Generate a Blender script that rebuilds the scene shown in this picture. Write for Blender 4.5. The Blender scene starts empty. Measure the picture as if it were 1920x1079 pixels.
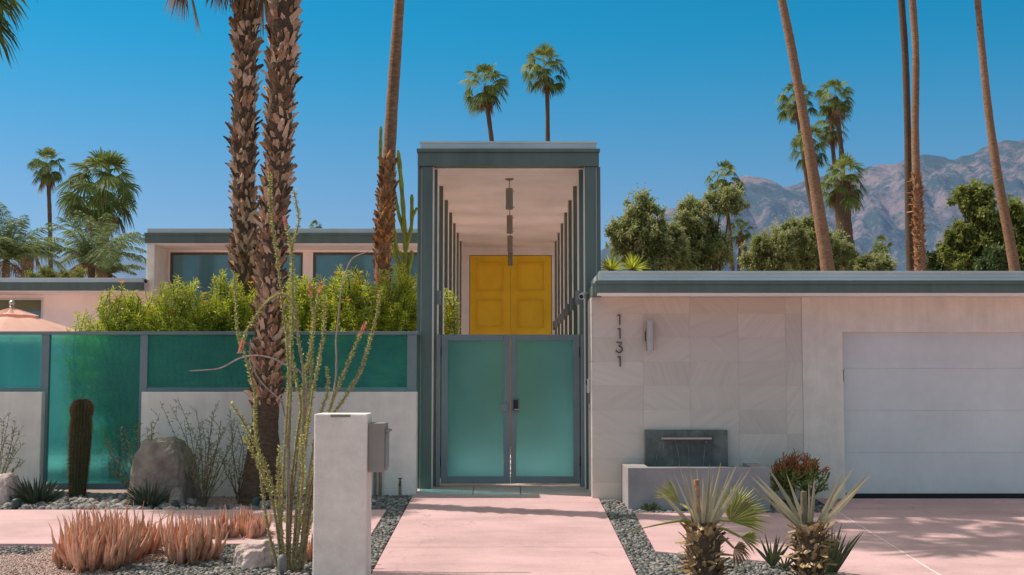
import bpy, math, random
import numpy as np
from mathutils import Vector, Matrix, noise as mnoise, Euler

random.seed(7)
RNG = np.random.default_rng(11)
sc = bpy.context.scene
C = sc.collection
R = math.radians

# ------------------------------------------------------------------ camera
F = 2280.0
PITCH = math.atan(173.5 / F)
YAW = 7.0 / F
CAMZ = 1.46
cam_d = bpy.data.cameras.new("camera")
cam = bpy.data.objects.new("camera", cam_d)
C.objects.link(cam)
cam.location = (0, 0, CAMZ)
cam.rotation_euler = (math.pi / 2 + PITCH, 0, -YAW)
cam_d.sensor_width = 36.0
cam_d.lens = 36.0 * F / 1920.0
cam_d.clip_start = 0.1
cam_d.clip_end = 30000
sc.camera = cam
ROT = Euler((math.pi / 2 + PITCH, 0, -YAW)).to_matrix()


def ray(px, py):
    return ROT @ Vector(((px - 960.0) / F, -(py - 539.5) / F, -1.0))


def at(px, py, Y):
    d = ray(px, py)
    s = Y / d.y
    return Vector((d.x * s, Y, CAMZ + d.z * s))


def X(px, Y):
    return at(px, 713, Y).x


def Z(py, Y):
    return at(953, py, Y).z


SLOPE = 0.053


def gz(y):
    return -SLOPE * (17.0 - min(17.0, max(5.0, y)))


def G(px, py):
    d = ray(px, py)
    s = (-SLOPE * 17.0 - CAMZ) / (d.z - SLOPE * d.y)
    return Vector((d.x * s, d.y * s, CAMZ + d.z * s))


# ------------------------------------------------------------------ materials
def nt(name):
    m = bpy.data.materials.new(name)
    m.use_nodes = True
    t = m.node_tree
    return m, t, t.nodes["Principled BSDF"], t.nodes["Material Output"]


def N(t, kind, **kw):
    n = t.nodes.new(kind)
    for k, v in kw.items():
        if k.startswith("i_"):
            n.inputs[k[2:].replace("_", " ")].default_value = v
        else:
            setattr(n, k, v)
    return n


def rgba(c, f=1.0):
    return (min(1, c[0] * f), min(1, c[1] * f), min(1, c[2] * f), 1)


def mat(name, col, rough=0.7, scale=6.0, amt=0.18, bump=0.0, bscale=None, bdist=0.01,
        stretch=(1, 1, 1), var=0.0, col2=None, trans=0.0, spec=0.3, metal=0.0,
        big=0.12, bigscale=0.6, var_col=None, detail=6.0, streak=0.0):
    """base colour from two noises (fine and broad), optional per-leaf variation, bump, translucency"""
    m, t, b, out = nt(name)
    L = t.links.new
    geo = N(t, "ShaderNodeNewGeometry")
    mp = N(t, "ShaderNodeMapping")
    mp.inputs["Scale"].default_value = stretch
    L(geo.outputs["Position"], mp.inputs["Vector"])
    n1 = N(t, "ShaderNodeTexNoise", i_Scale=scale, i_Detail=detail, i_Roughness=0.62)
    L(mp.outputs[0], n1.inputs["Vector"])
    r1 = N(t, "ShaderNodeValToRGB")
    r1.color_ramp.elements[0].position = 0.3
    r1.color_ramp.elements[1].position = 0.7
    c2 = col2 or tuple(min(1, x * (1 + amt)) for x in col)
    r1.color_ramp.elements[0].color = rgba(col, 1 - amt)
    r1.color_ramp.elements[1].color = rgba(c2)
    L(n1.outputs["Fac"], r1.inputs["Fac"])
    n2 = N(t, "ShaderNodeTexNoise", i_Scale=bigscale, i_Detail=4.0)
    L(geo.outputs["Position"], n2.inputs["Vector"])
    mr = N(t, "ShaderNodeMapRange")
    mr.inputs["From Min"].default_value = 0.3
    mr.inputs["From Max"].default_value = 0.7
    mr.inputs["To Min"].default_value = 1 - big
    mr.inputs["To Max"].default_value = 1 + big
    L(n2.outputs["Fac"], mr.inputs["Value"])
    mul = N(t, "ShaderNodeVectorMath", operation="SCALE")
    L(r1.outputs["Color"], mul.inputs[0])
    L(mr.outputs[0], mul.inputs["Scale"])
    last = mul.outputs[0]
    if streak > 0:
        ms_ = N(t, "ShaderNodeMapping")
        ms_.inputs["Scale"].default_value = (5.0, 5.0, 0.35)
        L(geo.outputs["Position"], ms_.inputs["Vector"])
        ns_ = N(t, "ShaderNodeTexNoise", i_Scale=1.0, i_Detail=7.0, i_Roughness=0.65)
        L(ms_.outputs[0], ns_.inputs["Vector"])
        rs_ = N(t, "ShaderNodeMapRange")
        rs_.inputs["From Min"].default_value = 0.35
        rs_.inputs["From Max"].default_value = 0.58
        rs_.inputs["To Min"].default_value = 1 - streak
        rs_.inputs["To Max"].default_value = 1.0
        L(ns_.outputs["Fac"], rs_.inputs["Value"])
        ss_ = N(t, "ShaderNodeVectorMath", operation="SCALE")
        L(last, ss_.inputs[0])
        L(rs_.outputs[0], ss_.inputs["Scale"])
        last = ss_.outputs[0]
    if var > 0:
        at_ = N(t, "ShaderNodeAttribute", attribute_name="var")
        mv = N(t, "ShaderNodeMapRange")
        mv.inputs["To Min"].default_value = 1 - var
        mv.inputs["To Max"].default_value = 1 + var
        L(at_.outputs["Fac"], mv.inputs["Value"])
        m2 = N(t, "ShaderNodeVectorMath", operation="SCALE")
        L(last, m2.inputs[0])
        L(mv.outputs[0], m2.inputs["Scale"])
        last = m2.outputs[0]
        if var_col:
            mx = N(t, "ShaderNodeMix", data_type="RGBA")
            gt = N(t, "ShaderNodeMapRange")
            gt.inputs["From Min"].default_value = 0.55
            gt.inputs["From Max"].default_value = 1.0
            L(at_.outputs["Fac"], gt.inputs["Value"])
            L(gt.outputs[0], mx.inputs["Factor"])
            L(last, mx.inputs["A"])
            mx.inputs["B"].default_value = rgba(var_col)
            last = mx.outputs["Result"]
    L(last, b.inputs["Base Color"])
    b.inputs["Roughness"].default_value = rough
    b.inputs["Specular IOR Level"].default_value = spec
    b.inputs["Metallic"].default_value = metal
    if bump > 0:
        nb = N(t, "ShaderNodeTexNoise", i_Scale=bscale or scale * 4, i_Detail=5.0)
        L(mp.outputs[0], nb.inputs["Vector"])
        bp = N(t, "ShaderNodeBump")
        bp.inputs["Strength"].default_value = bump
        bp.inputs["Distance"].default_value = bdist
        L(nb.outputs["Fac"], bp.inputs["Height"])
        L(bp.outputs[0], b.inputs["Normal"])
    if trans > 0:
        tr = N(t, "ShaderNodeBsdfTranslucent")
        L(last, tr.inputs["Color"])
        ms = N(t, "ShaderNodeMixShader")
        ms.inputs[0].default_value = trans
        L(b.outputs[0], ms.inputs[1])
        L(tr.outputs[0], ms.inputs[2])
        L(ms.outputs[0], out.inputs["Surface"])
    return m


def glass_mat(name, col, rough, clear=0.25):
    m, t, b, out = nt(name)
    L = t.links.new
    geo = N(t, "ShaderNodeNewGeometry")
    n = N(t, "ShaderNodeTexNoise", i_Scale=1.3, i_Detail=4.0)
    L(geo.outputs["Position"], n.inputs["Vector"])
    r = N(t, "ShaderNodeValToRGB")
    r.color_ramp.elements[0].color = rgba(col, 0.8)
    r.color_ramp.elements[1].color = rgba(col, 1.2)
    L(n.outputs["Fac"], r.inputs["Fac"])
    L(r.outputs[0], b.inputs["Base Color"])
    b.inputs["Roughness"].default_value = rough
    b.inputs["Transmission Weight"].default_value = 0.8
    b.inputs["IOR"].default_value = 1.25
    tr = N(t, "ShaderNodeBsdfTransparent")
    L(r.outputs[0], tr.inputs["Color"])
    ms = N(t, "ShaderNodeMixShader")
    ms.inputs[0].default_value = clear
    L(b.outputs[0], ms.inputs[1])
    L(tr.outputs[0], ms.inputs[2])
    L(ms.outputs[0], out.inputs["Surface"])
    return m


def concrete_mat():
    """brushed pink concrete: sweeping streaks, blotches, specks of grit and a few hairline cracks"""
    m, t, b, out = nt("pink_concrete")
    L = t.links.new
    geo = N(t, "ShaderNodeNewGeometry")
    mp = N(t, "ShaderNodeMapping")
    mp.inputs["Scale"].default_value = (0.35, 1.7, 1)
    L(geo.outputs["Position"], mp.inputs["Vector"])
    n1 = N(t, "ShaderNodeTexNoise", i_Scale=1.4, i_Detail=8.0, i_Roughness=0.6, i_Distortion=0.4)
    L(mp.outputs[0], n1.inputs["Vector"])
    r1 = N(t, "ShaderNodeValToRGB")
    e = r1.color_ramp.elements
    e[0].position, e[0].color = 0.28, (0.52, 0.33, 0.335, 1)
    e[1].position, e[1].color = 0.72, (0.675, 0.445, 0.44, 1)
    L(n1.outputs["Fac"], r1.inputs["Fac"])
    cur = r1.outputs["Color"]
    def darken(fac, lo, hi, amount):
        nonlocal cur
        mr = N(t, "ShaderNodeMapRange")
        mr.inputs["From Min"].default_value = lo
        mr.inputs["From Max"].default_value = hi
        mr.inputs["To Min"].default_value = 1 - amount
        mr.inputs["To Max"].default_value = 1.0
        L(fac, mr.inputs["Value"])
        s = N(t, "ShaderNodeVectorMath", operation="SCALE")
        L(cur, s.inputs[0])
        L(mr.outputs[0], s.inputs["Scale"])
        cur = s.outputs[0]
    n2 = N(t, "ShaderNodeTexNoise", i_Scale=0.9, i_Detail=6.0, i_Roughness=0.7)
    L(geo.outputs["Position"], n2.inputs["Vector"])
    darken(n2.outputs["Fac"], 0.32, 0.56, 0.20)
    n3 = N(t, "ShaderNodeTexNoise", i_Scale=45.0, i_Detail=3.0)
    L(geo.outputs["Position"], n3.inputs["Vector"])
    darken(n3.outputs["Fac"], 0.27, 0.36, 0.45)
    wv = N(t, "ShaderNodeTexVoronoi", feature="DISTANCE_TO_EDGE", i_Scale=0.22)
    wn_ = N(t, "ShaderNodeTexNoise", i_Scale=1.6, i_Detail=6.0)
    L(geo.outputs["Position"], wn_.inputs["Vector"])
    wa = N(t, "ShaderNodeVectorMath", operation="MULTIPLY_ADD")
    L(wn_.outputs["Color"], wa.inputs[0])
    wa.inputs[1].default_value = (1.2, 1.2, 0)
    L(geo.outputs["Position"], wa.inputs[2])
    L(wa.outputs[0], wv.inputs["Vector"])
    darken(wv.outputs["Distance"], 0.0003, 0.0016, 0.32)
    L(cur, b.inputs["Base Color"])
    b.inputs["Roughness"].default_value = 0.85
    nb = N(t, "ShaderNodeTexNoise", i_Scale=70.0, i_Detail=5.0)
    L(mp.outputs[0], nb.inputs["Vector"])
    bp = N(t, "ShaderNodeBump")
    bp.inputs["Strength"].default_value = 0.3
    bp.inputs["Distance"].default_value = 0.004
    L(nb.outputs["Fac"], bp.inputs["Height"])
    L(bp.outputs[0], b.inputs["Normal"])
    return m


M = {}
M["concrete"] = concrete_mat()
M["pale_floor"] = mat("pale_terrace_floor", (0.88, 0.70, 0.66), 0.8, 2, 0.06)
M["grout"] = mat("tile_grout", (0.56, 0.50, 0.43), 0.9, 20, 0.1)
M["joint"] = mat("joint_filler", (0.30, 0.22, 0.21), 0.9, 8, 0.2)
M["strip"] = mat("pale_joint_strip", (0.75, 0.62, 0.6), 0.8, 20, 0.15)
M["tile_floor"] = mat("landing_stone", (0.55, 0.46, 0.44), 0.7, 3, 0.12, 0.1, 60, 0.003)
M["stucco"] = mat("white_stucco", (0.83, 0.775, 0.69), 0.92, 5, 0.07, 0.7, 110, 0.008, big=0.06, streak=0.10)
M["plaster"] = mat("smooth_white_plaster", (0.92, 0.835, 0.775), 0.9, 2.2, 0.05, 0.2, 50, 0.004, stretch=(1, 0.35, 1))
M["pillar"] = mat("rough_pillar_stucco", (0.84, 0.75, 0.67), 0.95, 9, 0.09, 0.9, 75, 0.009, big=0.08, bigscale=3, streak=0.08)
M["green"] = mat("grey_green_paint", (0.115, 0.16, 0.145), 0.5, 3, 0.10, 0.12, 40, 0.002, stretch=(1, 1, 0.2), streak=0.14)
M["green_dark"] = mat("dark_green_trim", (0.13, 0.145, 0.105), 0.6, 4, 0.12)
M["metal"] = mat("light_gutter_metal", (0.52, 0.60, 0.60), 0.38, 2, 0.08, metal=0.35, stretch=(0.3, 1, 1))
M["slate"] = mat("slate_blue_frame", (0.18, 0.235, 0.25), 0.42, 3, 0.08, 0.05, 40, 0.002)
M["yellow"] = mat("yellow_door_paint", (0.95, 0.58, 0.025), 0.45, 3, 0.06, 0.05, 60, 0.002)
M["glass"] = glass_mat("frosted_teal_glass", (0.20, 0.78, 0.76), 0.17, 0.42)
M["gate_glass"] = glass_mat("frosted_gate_glass", (0.22, 0.64, 0.70), 0.45, 0.10)
M["window"] = mat("window_glass", (0.09, 0.24, 0.28), 0.05, 1, 0.2, spec=1.0)  # blue-teal base stands in for the sky reflected in the panes
M["door_white"] = mat("garage_door_paint", (0.68, 0.70, 0.69), 0.6, 8, 0.03, 0.2, 200, 0.003, streak=0.02)
M["chrome"] = mat("brushed_steel", (0.56, 0.51, 0.46), 0.45, 30, 0.1, metal=1.0, stretch=(1, 1, 0.1))
M["bronze"] = mat("dark_bronze", (0.12, 0.105, 0.085), 0.5, 10, 0.2, metal=0.4)
M["black"] = mat("black_plastic", (0.02, 0.02, 0.02), 0.4, 10, 0.2)
M["white_plastic"] = mat("white_plastic", (0.65, 0.64, 0.63), 0.4, 10, 0.05)
M["slab"] = mat("dark_fountain_stone", (0.15, 0.16, 0.14), 0.45, 4.5, 0.35, 0.2, 40, 0.004, col2=(0.24, 0.25, 0.225), big=0.25, bigscale=2.5, streak=0.3)
M["basin"] = mat("basin_concrete", (0.36, 0.33, 0.33), 0.85, 3, 0.13, 0.2, 60, 0.004)
M["pebble"] = mat("river_pebble", (0.13, 0.135, 0.13), 0.62, 30, 0.2, 0.15, 120, 0.002, var=0.55, var_col=(0.33, 0.29, 0.27))
M["rubble"] = mat("rubble_stone", (0.24, 0.23, 0.22), 0.85, 20, 0.25, 0.4, 60, 0.006, var=0.45, var_col=(0.42, 0.35, 0.32))
M["grit"] = mat("pink_grit", (0.44, 0.32, 0.29), 0.95, 30, 0.25, var=0.45)
M["ground"] = mat("decomposed_granite", (0.40, 0.30, 0.27), 0.95, 40, 0.25, 0.8, 160, 0.01, big=0.15)
M["asphalt"] = mat("street_asphalt", (0.055, 0.053, 0.052), 0.9, 50, 0.3, 0.4, 200, 0.006)
M["bark"] = mat("palm_bark", (0.27, 0.15, 0.09), 0.9, 9, 0.45, 0.9, 30, 0.02, stretch=(1, 1, 3.5))
M["bark_dark"] = mat("dark_palm_bark", (0.12, 0.08, 0.052), 0.95, 14, 0.4, 1.0, 40, 0.03, stretch=(1, 1, 2.2))
M["boot"] = mat("old_leaf_base", (0.37, 0.215, 0.13), 0.8, 25, 0.4, 0.4, 60, 0.01, var=0.75, var_col=(0.66, 0.47, 0.34), spec=0.25)
M["boot_orange"] = mat("rusty_leaf_base", (0.34, 0.16, 0.065), 0.85, 25, 0.35, 0.4, 60, 0.01, var=0.55)
M["boot_green"] = mat("young_leaf_base", (0.33, 0.225, 0.095), 0.7, 25, 0.3, var=0.6, var_col=(0.55, 0.40, 0.26))
M["palm_leaf"] = mat("palm_leaf", (0.135, 0.185, 0.045), 0.6, 3, 0.25, var=0.75, trans=0.34, spec=0.2, var_col=(0.34, 0.34, 0.12))
M["palm_dead"] = mat("dead_palm_leaf", (0.30, 0.19, 0.10), 0.9, 5, 0.3, var=0.4, trans=0.15)
M["feather"] = mat("feather_palm_leaf", (0.17, 0.23, 0.08), 0.6, 3, 0.25, var=0.4, trans=0.25, spec=0.5)
M["olive"] = mat("olive_leaf", (0.25, 0.28, 0.10), 0.7, 2, 0.3, var=0.75, trans=0.42, spec=0.15, var_col=(0.50, 0.48, 0.26))
M["oak"] = mat("broad_leaf", (0.20, 0.225, 0.06), 0.6, 2, 0.3, var=0.6, trans=0.45, spec=0.15)
M["dark_leaf"] = mat("dark_leaf", (0.09, 0.13, 0.045), 0.55, 2, 0.3, var=0.5, trans=0.2)
M["oleander"] = mat("oleander_leaf", (0.45, 0.50, 0.04), 0.34, 3, 0.3, var=0.6, trans=0.5, spec=0.5, var_col=(0.62, 0.60, 0.10))
M["flower"] = mat("yellow_flower", (0.75, 0.42, 0.06), 0.6, 10, 0.1, trans=0.3)
M["twig"] = mat("grey_twig", (0.16, 0.14, 0.09), 0.9, 20, 0.3)
M["twig_green"] = mat("green_twig", (0.10, 0.105, 0.06), 0.8, 20, 0.3)
M["shrub_leaf"] = mat("small_shrub_leaf", (0.19, 0.21, 0.07), 0.5, 10, 0.3, var=0.4, trans=0.2)
M["cane"] = mat("ocotillo_cane", (0.30, 0.24, 0.15), 0.85, 30, 0.4, 0.6, 60, 0.01)
M["cane_leaf"] = mat("ocotillo_leaf", (0.46, 0.46, 0.13), 0.55, 20, 0.25, var=0.5, trans=0.3)
M["cane_dead"] = mat("dead_grey_cane", (0.36, 0.27, 0.25), 0.9, 30, 0.4)
M["red_flower"] = mat("coral_flower", (0.72, 0.30, 0.22), 0.6, 20, 0.25, var=0.3, trans=0.3)
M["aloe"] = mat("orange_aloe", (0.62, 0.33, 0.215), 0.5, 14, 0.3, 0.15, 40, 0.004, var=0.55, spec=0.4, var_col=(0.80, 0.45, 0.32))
M["aloe_dry"] = mat("dry_aloe_leaf", (0.33, 0.20, 0.12), 0.9, 14, 0.3, var=0.4)
M["cactus"] = mat("cactus_skin", (0.05, 0.055, 0.022), 0.7, 14, 0.3)
M["spine"] = mat("cactus_spine", (0.22, 0.14, 0.07), 0.7, 30, 0.3, var=0.4)
M["euphorbia"] = mat("candelabra_skin", (0.26, 0.30, 0.05), 0.6, 9, 0.35, 0.3, 30, 0.01)
M["yucca"] = mat("yucca_leaf", (0.10, 0.125, 0.06), 0.45, 8, 0.2, var=0.4, trans=0.1, spec=0.5)
M["yucca_dark"] = mat("dark_yucca_leaf", (0.055, 0.075, 0.045), 0.5, 8, 0.2, var=0.4, spec=0.4)
M["blade"] = mat("pale_palm_blade", (0.56, 0.50, 0.34), 0.5, 9, 0.25, var=0.35, trans=0.25, spec=0.4, stretch=(1, 1, 0.4), var_col=(0.30, 0.29, 0.12))
M["fan_green"] = mat("green_fan_leaf", (0.36, 0.38, 0.10), 0.45, 9, 0.2, var=0.4, trans=0.3, spec=0.5)
M["stick"] = mat("pencil_cactus", (0.20, 0.22, 0.055), 0.6, 8, 0.3, var=0.3)
M["stick_red"] = mat("pencil_cactus_tip", (0.45, 0.13, 0.06), 0.6, 8, 0.3, var=0.3)
M["canvas"] = mat("umbrella_canvas", (0.80, 0.50, 0.42), 0.9, 3, 0.06, 0.1, 80, 0.003, trans=0.25)
M["rock"] = mat("granite_boulder", (0.23, 0.195, 0.165), 0.9, 5, 0.4, 0.8, 25, 0.03, big=0.25, bigscale=2)
M["pale_rock"] = mat("pale_boulder", (0.62, 0.48, 0.44), 0.9, 8, 0.25, 0.7, 25, 0.03)
M["lamp_dark"] = mat("dark_lamp", (0.04, 0.06, 0.06), 0.5, 10, 0.2)
M["lamp_grey"] = mat("grey_lamp", (0.18, 0.175, 0.18), 0.5, 10, 0.2)
M["mail"] = mat("grey_mailbox", (0.27, 0.25, 0.225), 0.5, 6, 0.06, metal=0.2)
M["pendant"] = mat("taupe_pendant", (0.24, 0.215, 0.165), 0.5, 6, 0.06)
M["fixture"] = mat("grey_fixture", (0.22, 0.235, 0.23), 0.5, 6, 0.06)
M["copper"] = mat("old_pipe", (0.22, 0.18, 0.14), 0.6, 10, 0.25, metal=0.3)
M["blind"] = mat("window_blind", (0.16, 0.19, 0.11), 0.8, 3, 0.1)
M["roof"] = mat("pale_roofing", (0.62, 0.50, 0.50), 0.9, 3, 0.1)


def tile_mat():
    """large stacked sandstone tiles with fine joints and a different vein direction in each tile"""
    m, t, b, out = nt("sandstone_cladding")
    L = t.links.new
    geo = N(t, "ShaderNodeNewGeometry")
    at_ = N(t, "ShaderNodeAttribute", attribute_name="var")
    mp = N(t, "ShaderNodeMapping")
    L(geo.outputs["Position"], mp.inputs["Vector"])
    ang = N(t, "ShaderNodeMath", operation="MULTIPLY")
    ang.inputs[1].default_value = 9.0
    L(at_.outputs["Fac"], ang.inputs[0])
    cb = N(t, "ShaderNodeCombineXYZ")
    L(ang.outputs[0], cb.inputs["Y"])
    L(cb.outputs[0], mp.inputs["Rotation"])
    mp2 = N(t, "ShaderNodeMapping")
    mp2.inputs["Scale"].default_value = (24, 1, 1.4)
    L(mp.outputs[0], mp2.inputs["Vector"])
    n1 = N(t, "ShaderNodeTexNoise", i_Scale=1.1, i_Detail=7.0, i_Roughness=0.55)
    n1.inputs["Distortion"].default_value = 0.15
    L(mp2.outputs[0], n1.inputs["Vector"])
    r = N(t, "ShaderNodeValToRGB")
    e = r.color_ramp.elements
    e[0].position = 0.26
    e[0].color = (0.61, 0.55, 0.475, 1)
    e[1].position = 0.75
    e[1].color = (0.70, 0.64, 0.565, 1)
    k = e.new(0.45)
    k.color = (0.665, 0.60, 0.525, 1)
    L(n1.outputs["Fac"], r.inputs["Fac"])
    mv = N(t, "ShaderNodeMapRange")
    mv.inputs["To Min"].default_value = 0.93
    mv.inputs["To Max"].default_value = 1.06
    L(at_.outputs["Fac"], mv.inputs["Value"])
    ms = N(t, "ShaderNodeVectorMath", operation="SCALE")
    L(r.outputs[0], ms.inputs[0])
    L(mv.outputs[0], ms.inputs["Scale"])
    L(ms.outputs[0], b.inputs["Base Color"])
    b.inputs["Roughness"].default_value = 0.75
    bp = N(t, "ShaderNodeBump")
    bp.inputs["Strength"].default_value = 0.15
    bp.inputs["Distance"].default_value = 0.004
    L(n1.outputs["Fac"], bp.inputs["Height"])
    L(bp.outputs[0], b.inputs["Normal"])
    return m


M["cladding"] = tile_mat()


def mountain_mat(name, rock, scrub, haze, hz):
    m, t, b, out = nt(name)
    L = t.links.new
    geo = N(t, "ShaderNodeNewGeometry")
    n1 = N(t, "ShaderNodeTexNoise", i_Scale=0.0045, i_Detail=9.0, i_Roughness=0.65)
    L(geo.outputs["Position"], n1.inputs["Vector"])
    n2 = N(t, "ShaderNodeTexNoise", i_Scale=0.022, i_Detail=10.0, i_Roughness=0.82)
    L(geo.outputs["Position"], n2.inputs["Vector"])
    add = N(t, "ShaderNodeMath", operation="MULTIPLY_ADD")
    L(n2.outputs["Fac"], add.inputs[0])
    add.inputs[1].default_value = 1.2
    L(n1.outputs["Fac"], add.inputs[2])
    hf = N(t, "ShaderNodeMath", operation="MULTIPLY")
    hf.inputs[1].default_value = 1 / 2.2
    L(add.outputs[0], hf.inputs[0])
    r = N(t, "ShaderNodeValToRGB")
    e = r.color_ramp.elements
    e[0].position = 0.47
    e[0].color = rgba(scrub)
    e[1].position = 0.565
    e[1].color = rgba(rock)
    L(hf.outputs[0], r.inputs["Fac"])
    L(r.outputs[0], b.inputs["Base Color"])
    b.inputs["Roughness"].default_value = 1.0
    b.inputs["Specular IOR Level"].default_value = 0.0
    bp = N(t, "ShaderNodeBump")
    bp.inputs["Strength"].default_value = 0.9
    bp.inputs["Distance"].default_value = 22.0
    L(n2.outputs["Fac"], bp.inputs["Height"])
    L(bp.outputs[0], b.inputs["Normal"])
    b.inputs["Emission Color"].default_value = rgba(haze)  # even bluish glow painted in as the haze of distance
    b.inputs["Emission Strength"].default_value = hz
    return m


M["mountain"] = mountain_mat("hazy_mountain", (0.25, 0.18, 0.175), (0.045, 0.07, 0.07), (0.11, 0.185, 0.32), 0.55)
M["hill"] = mountain_mat("far_hazy_hill", (0.12, 0.13, 0.17), (0.09, 0.11, 0.15), (0.14, 0.26, 0.42), 0.75)  # distance haze is put into the bluish base colours as well


# ------------------------------------------------------------------ mesh builder
class MB:
    def __init__(self):
        self.v, self.f, self.var, self.n = [], [], [], 0

    def add(self, v, faces, var=0.5):
        v = np.asarray([tuple(p) for p in v] if not isinstance(v, np.ndarray) else v, dtype=np.float64).reshape(-1, 3)
        self.v.append(v)
        if isinstance(faces, np.ndarray):
            self.f.append(faces + self.n)
        else:
            by = {}
            for fc in faces:
                by.setdefault(len(fc), []).append(fc)
            for k in by:
                self.f.append(np.asarray(by[k], dtype=np.int64) + self.n)
        a = np.empty(len(v))
        a[:] = var
        self.var.append(a)
        self.n += len(v)
        return self

    def box(self, x0, x1, y0, y1, z0, z1, var=0.5):
        v = [(x0, y0, z0), (x1, y0, z0), (x1, y1, z0), (x0, y1, z0), (x0, y0, z1), (x1, y0, z1), (x1, y1, z1), (x0, y1, z1)]
        f = [(0, 3, 2, 1), (4, 5, 6, 7), (0, 1, 5, 4), (1, 2, 6, 5), (2, 3, 7, 6), (3, 0, 4, 7)]
        return self.add(v, f, var)

    def prism(self, poly, z0f, z1f, var=0.5):
        """vertical prism over an xy polygon; heights are functions of (x, y)"""
        n = len(poly)
        v = [(p[0], p[1], z0f(p[0], p[1])) for p in poly] + [(p[0], p[1], z1f(p[0], p[1])) for p in poly]
        a = sum(poly[i][0] * poly[(i + 1) % n][1] - poly[(i + 1) % n][0] * poly[i][1] for i in range(n))
        top = tuple(range(n, 2 * n))
        bot = tuple(reversed(range(n)))
        if a < 0:
            top, bot = tuple(reversed(top)), tuple(reversed(bot))
        f = [top, bot]
        for i in range(n):
            j = (i + 1) % n
            q = (i, j, j + n, i + n)
            f.append(q if a > 0 else tuple(reversed(q)))
        return self.add(v, f, var)

    def tube(self, pts, rad, n=8, var=0.5, cap=True, ribs=0, ribd=0.0):
        P = np.array([tuple(p) for p in pts], dtype=float)
        m = len(P)
        rad = np.ones(m) * np.asarray(rad, dtype=float)
        T = np.gradient(P, axis=0)
        T /= np.linalg.norm(T, axis=1)[:, None] + 1e-12
        ref = np.array([0.0, 1.0, 0.0]) if abs(T[0][1]) < 0.9 else np.array([1.0, 0, 0])
        U = np.cross(np.tile(ref, (m, 1)), T)
        U /= np.linalg.norm(U, axis=1)[:, None] + 1e-12
        W = np.cross(T, U)
        a = np.arange(n) / n * 2 * math.pi
        rr = 1 + (ribd * np.cos(a * ribs) if ribs else 0 * a)
        v = P[:, None, :] + rad[:, None, None] * (U[:, None, :] * (np.cos(a) * rr)[None, :, None] + W[:, None, :] * (np.sin(a) * rr)[None, :, None])
        v = v.reshape(-1, 3)
        i = np.arange(m - 1)[:, None] * n
        j = np.arange(n)[None, :]
        k = (j + 1) % n
        f = np.stack([i + j, i + k, i + n + k, i + n + j], axis=-1).reshape(-1, 4)
        self.add(v, f, var)
        if cap:
            self.add(v[:n], [tuple(reversed(range(n)))], var)
            self.add(v[-n:], [tuple(range(n))], var)
        return self

    def lathe(self, c, prof, n=16, var=0.5):
        pts = [(c[0], c[1], c[2] + z) for r, z in prof]
        return self.tube(pts, [r for r, z in prof], n, var) if all(prof[i][1] < prof[i + 1][1] for i in range(len(prof) - 1)) else self

    def leaves(self, P, D, L, W, var=None, nrm=None, mid=0.45, droop=0.0):
        """many flat diamond leaves at once"""
        n = len(P)
        D = D / (np.linalg.norm(D, axis=1)[:, None] + 1e-9)
        if nrm is None:
            nrm = RNG.normal(size=(n, 3))
        S = np.cross(D, nrm)
        S /= np.linalg.norm(S, axis=1)[:, None] + 1e-9
        L = np.ones(n) * L
        W = np.ones(n) * W
        tip = P + D * L[:, None]
        tip[:, 2] -= droop * L
        m = P + D * (mid * L)[:, None]
        v = np.stack([P, m + S * W[:, None] / 2, tip, m - S * W[:, None] / 2], axis=1).reshape(-1, 3)
        f = np.arange(4 * n).reshape(n, 4)
        if var is None:
            var = RNG.random(n)
        self.add(v, f, np.repeat(var, 4))
        return self

    def blade(self, p0, p1, w, bend=0.1, fold=0.35, n=7, var=0.5, side=None, peak=0.3, base=0.5):
        """a stiff leaf folded along its midrib: widest at `peak`, pointed at the tip"""
        p0 = Vector(p0); p1 = Vector(p1)
        t = (p1 - p0)
        L = t.length
        t.normalize()
        s = Vector(side) if side is not None else t.cross(Vector((0.15, -1, 0.2)))
        s = s - t * s.dot(t)
        if s.length < 1e-4:
            s = t.cross(Vector((1, 0, 0)))
        s.normalize()
        u = s.cross(t)
        v, f = [], []
        for i in range(n + 1):
            k = i / n
            c = p0 + t * (L * k) + Vector((0, 0, 1)) * (bend * L * 4 * k * (1 - k))
            ww = w * (base + (1 - base) * k / peak if k < peak else max(0.02, 1 - ((k - peak) / (1 - peak)) ** 1.4)) / 2
            v += [c - s * ww + u * ww * fold, c, c + s * ww + u * ww * fold]
            if i:
                a = 3 * (i - 1)
                f += [(a, a + 1, a + 4, a + 3), (a + 1, a + 2, a + 5, a + 4)]
        return self.add(v, f, var)

    def build(self, name, material, parent=None, smooth=False, bevel=0.0, off=None):
        me = bpy.data.meshes.new(name)
        V = np.concatenate(self.v) if self.v else np.zeros((0, 3))
        o = np.zeros(3)
        p = parent
        while p is not None:
            o += np.array(p.location)
            p = p.parent
        V = V - o
        if off is not None:
            V = V - np.array(off)
        nl = sum(a.size for a in self.f)
        nf = sum(len(a) for a in self.f)
        me.vertices.add(len(V))
        me.vertices.foreach_set("co", V.astype(np.float32).ravel())
        me.loops.add(nl)
        me.loops.foreach_set("vertex_index", np.concatenate([a.ravel() for a in self.f]).astype(np.int32))
        me.polygons.add(nf)
        tot = np.concatenate([np.full(len(a), a.shape[1]) for a in self.f])
        st = np.concatenate([[0], np.cumsum(tot)[:-1]])
        me.polygons.foreach_set("loop_start", st.astype(np.int32))
        me.polygons.foreach_set("loop_total", tot.astype(np.int32))
        me.polygons.foreach_set("use_smooth", np.full(nf, bool(smooth)))
        at_ = me.attributes.new("var", "FLOAT", "POINT")
        at_.data.foreach_set("value", np.concatenate(self.var).astype(np.float32))
        me.update(calc_edges=True)
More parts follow.
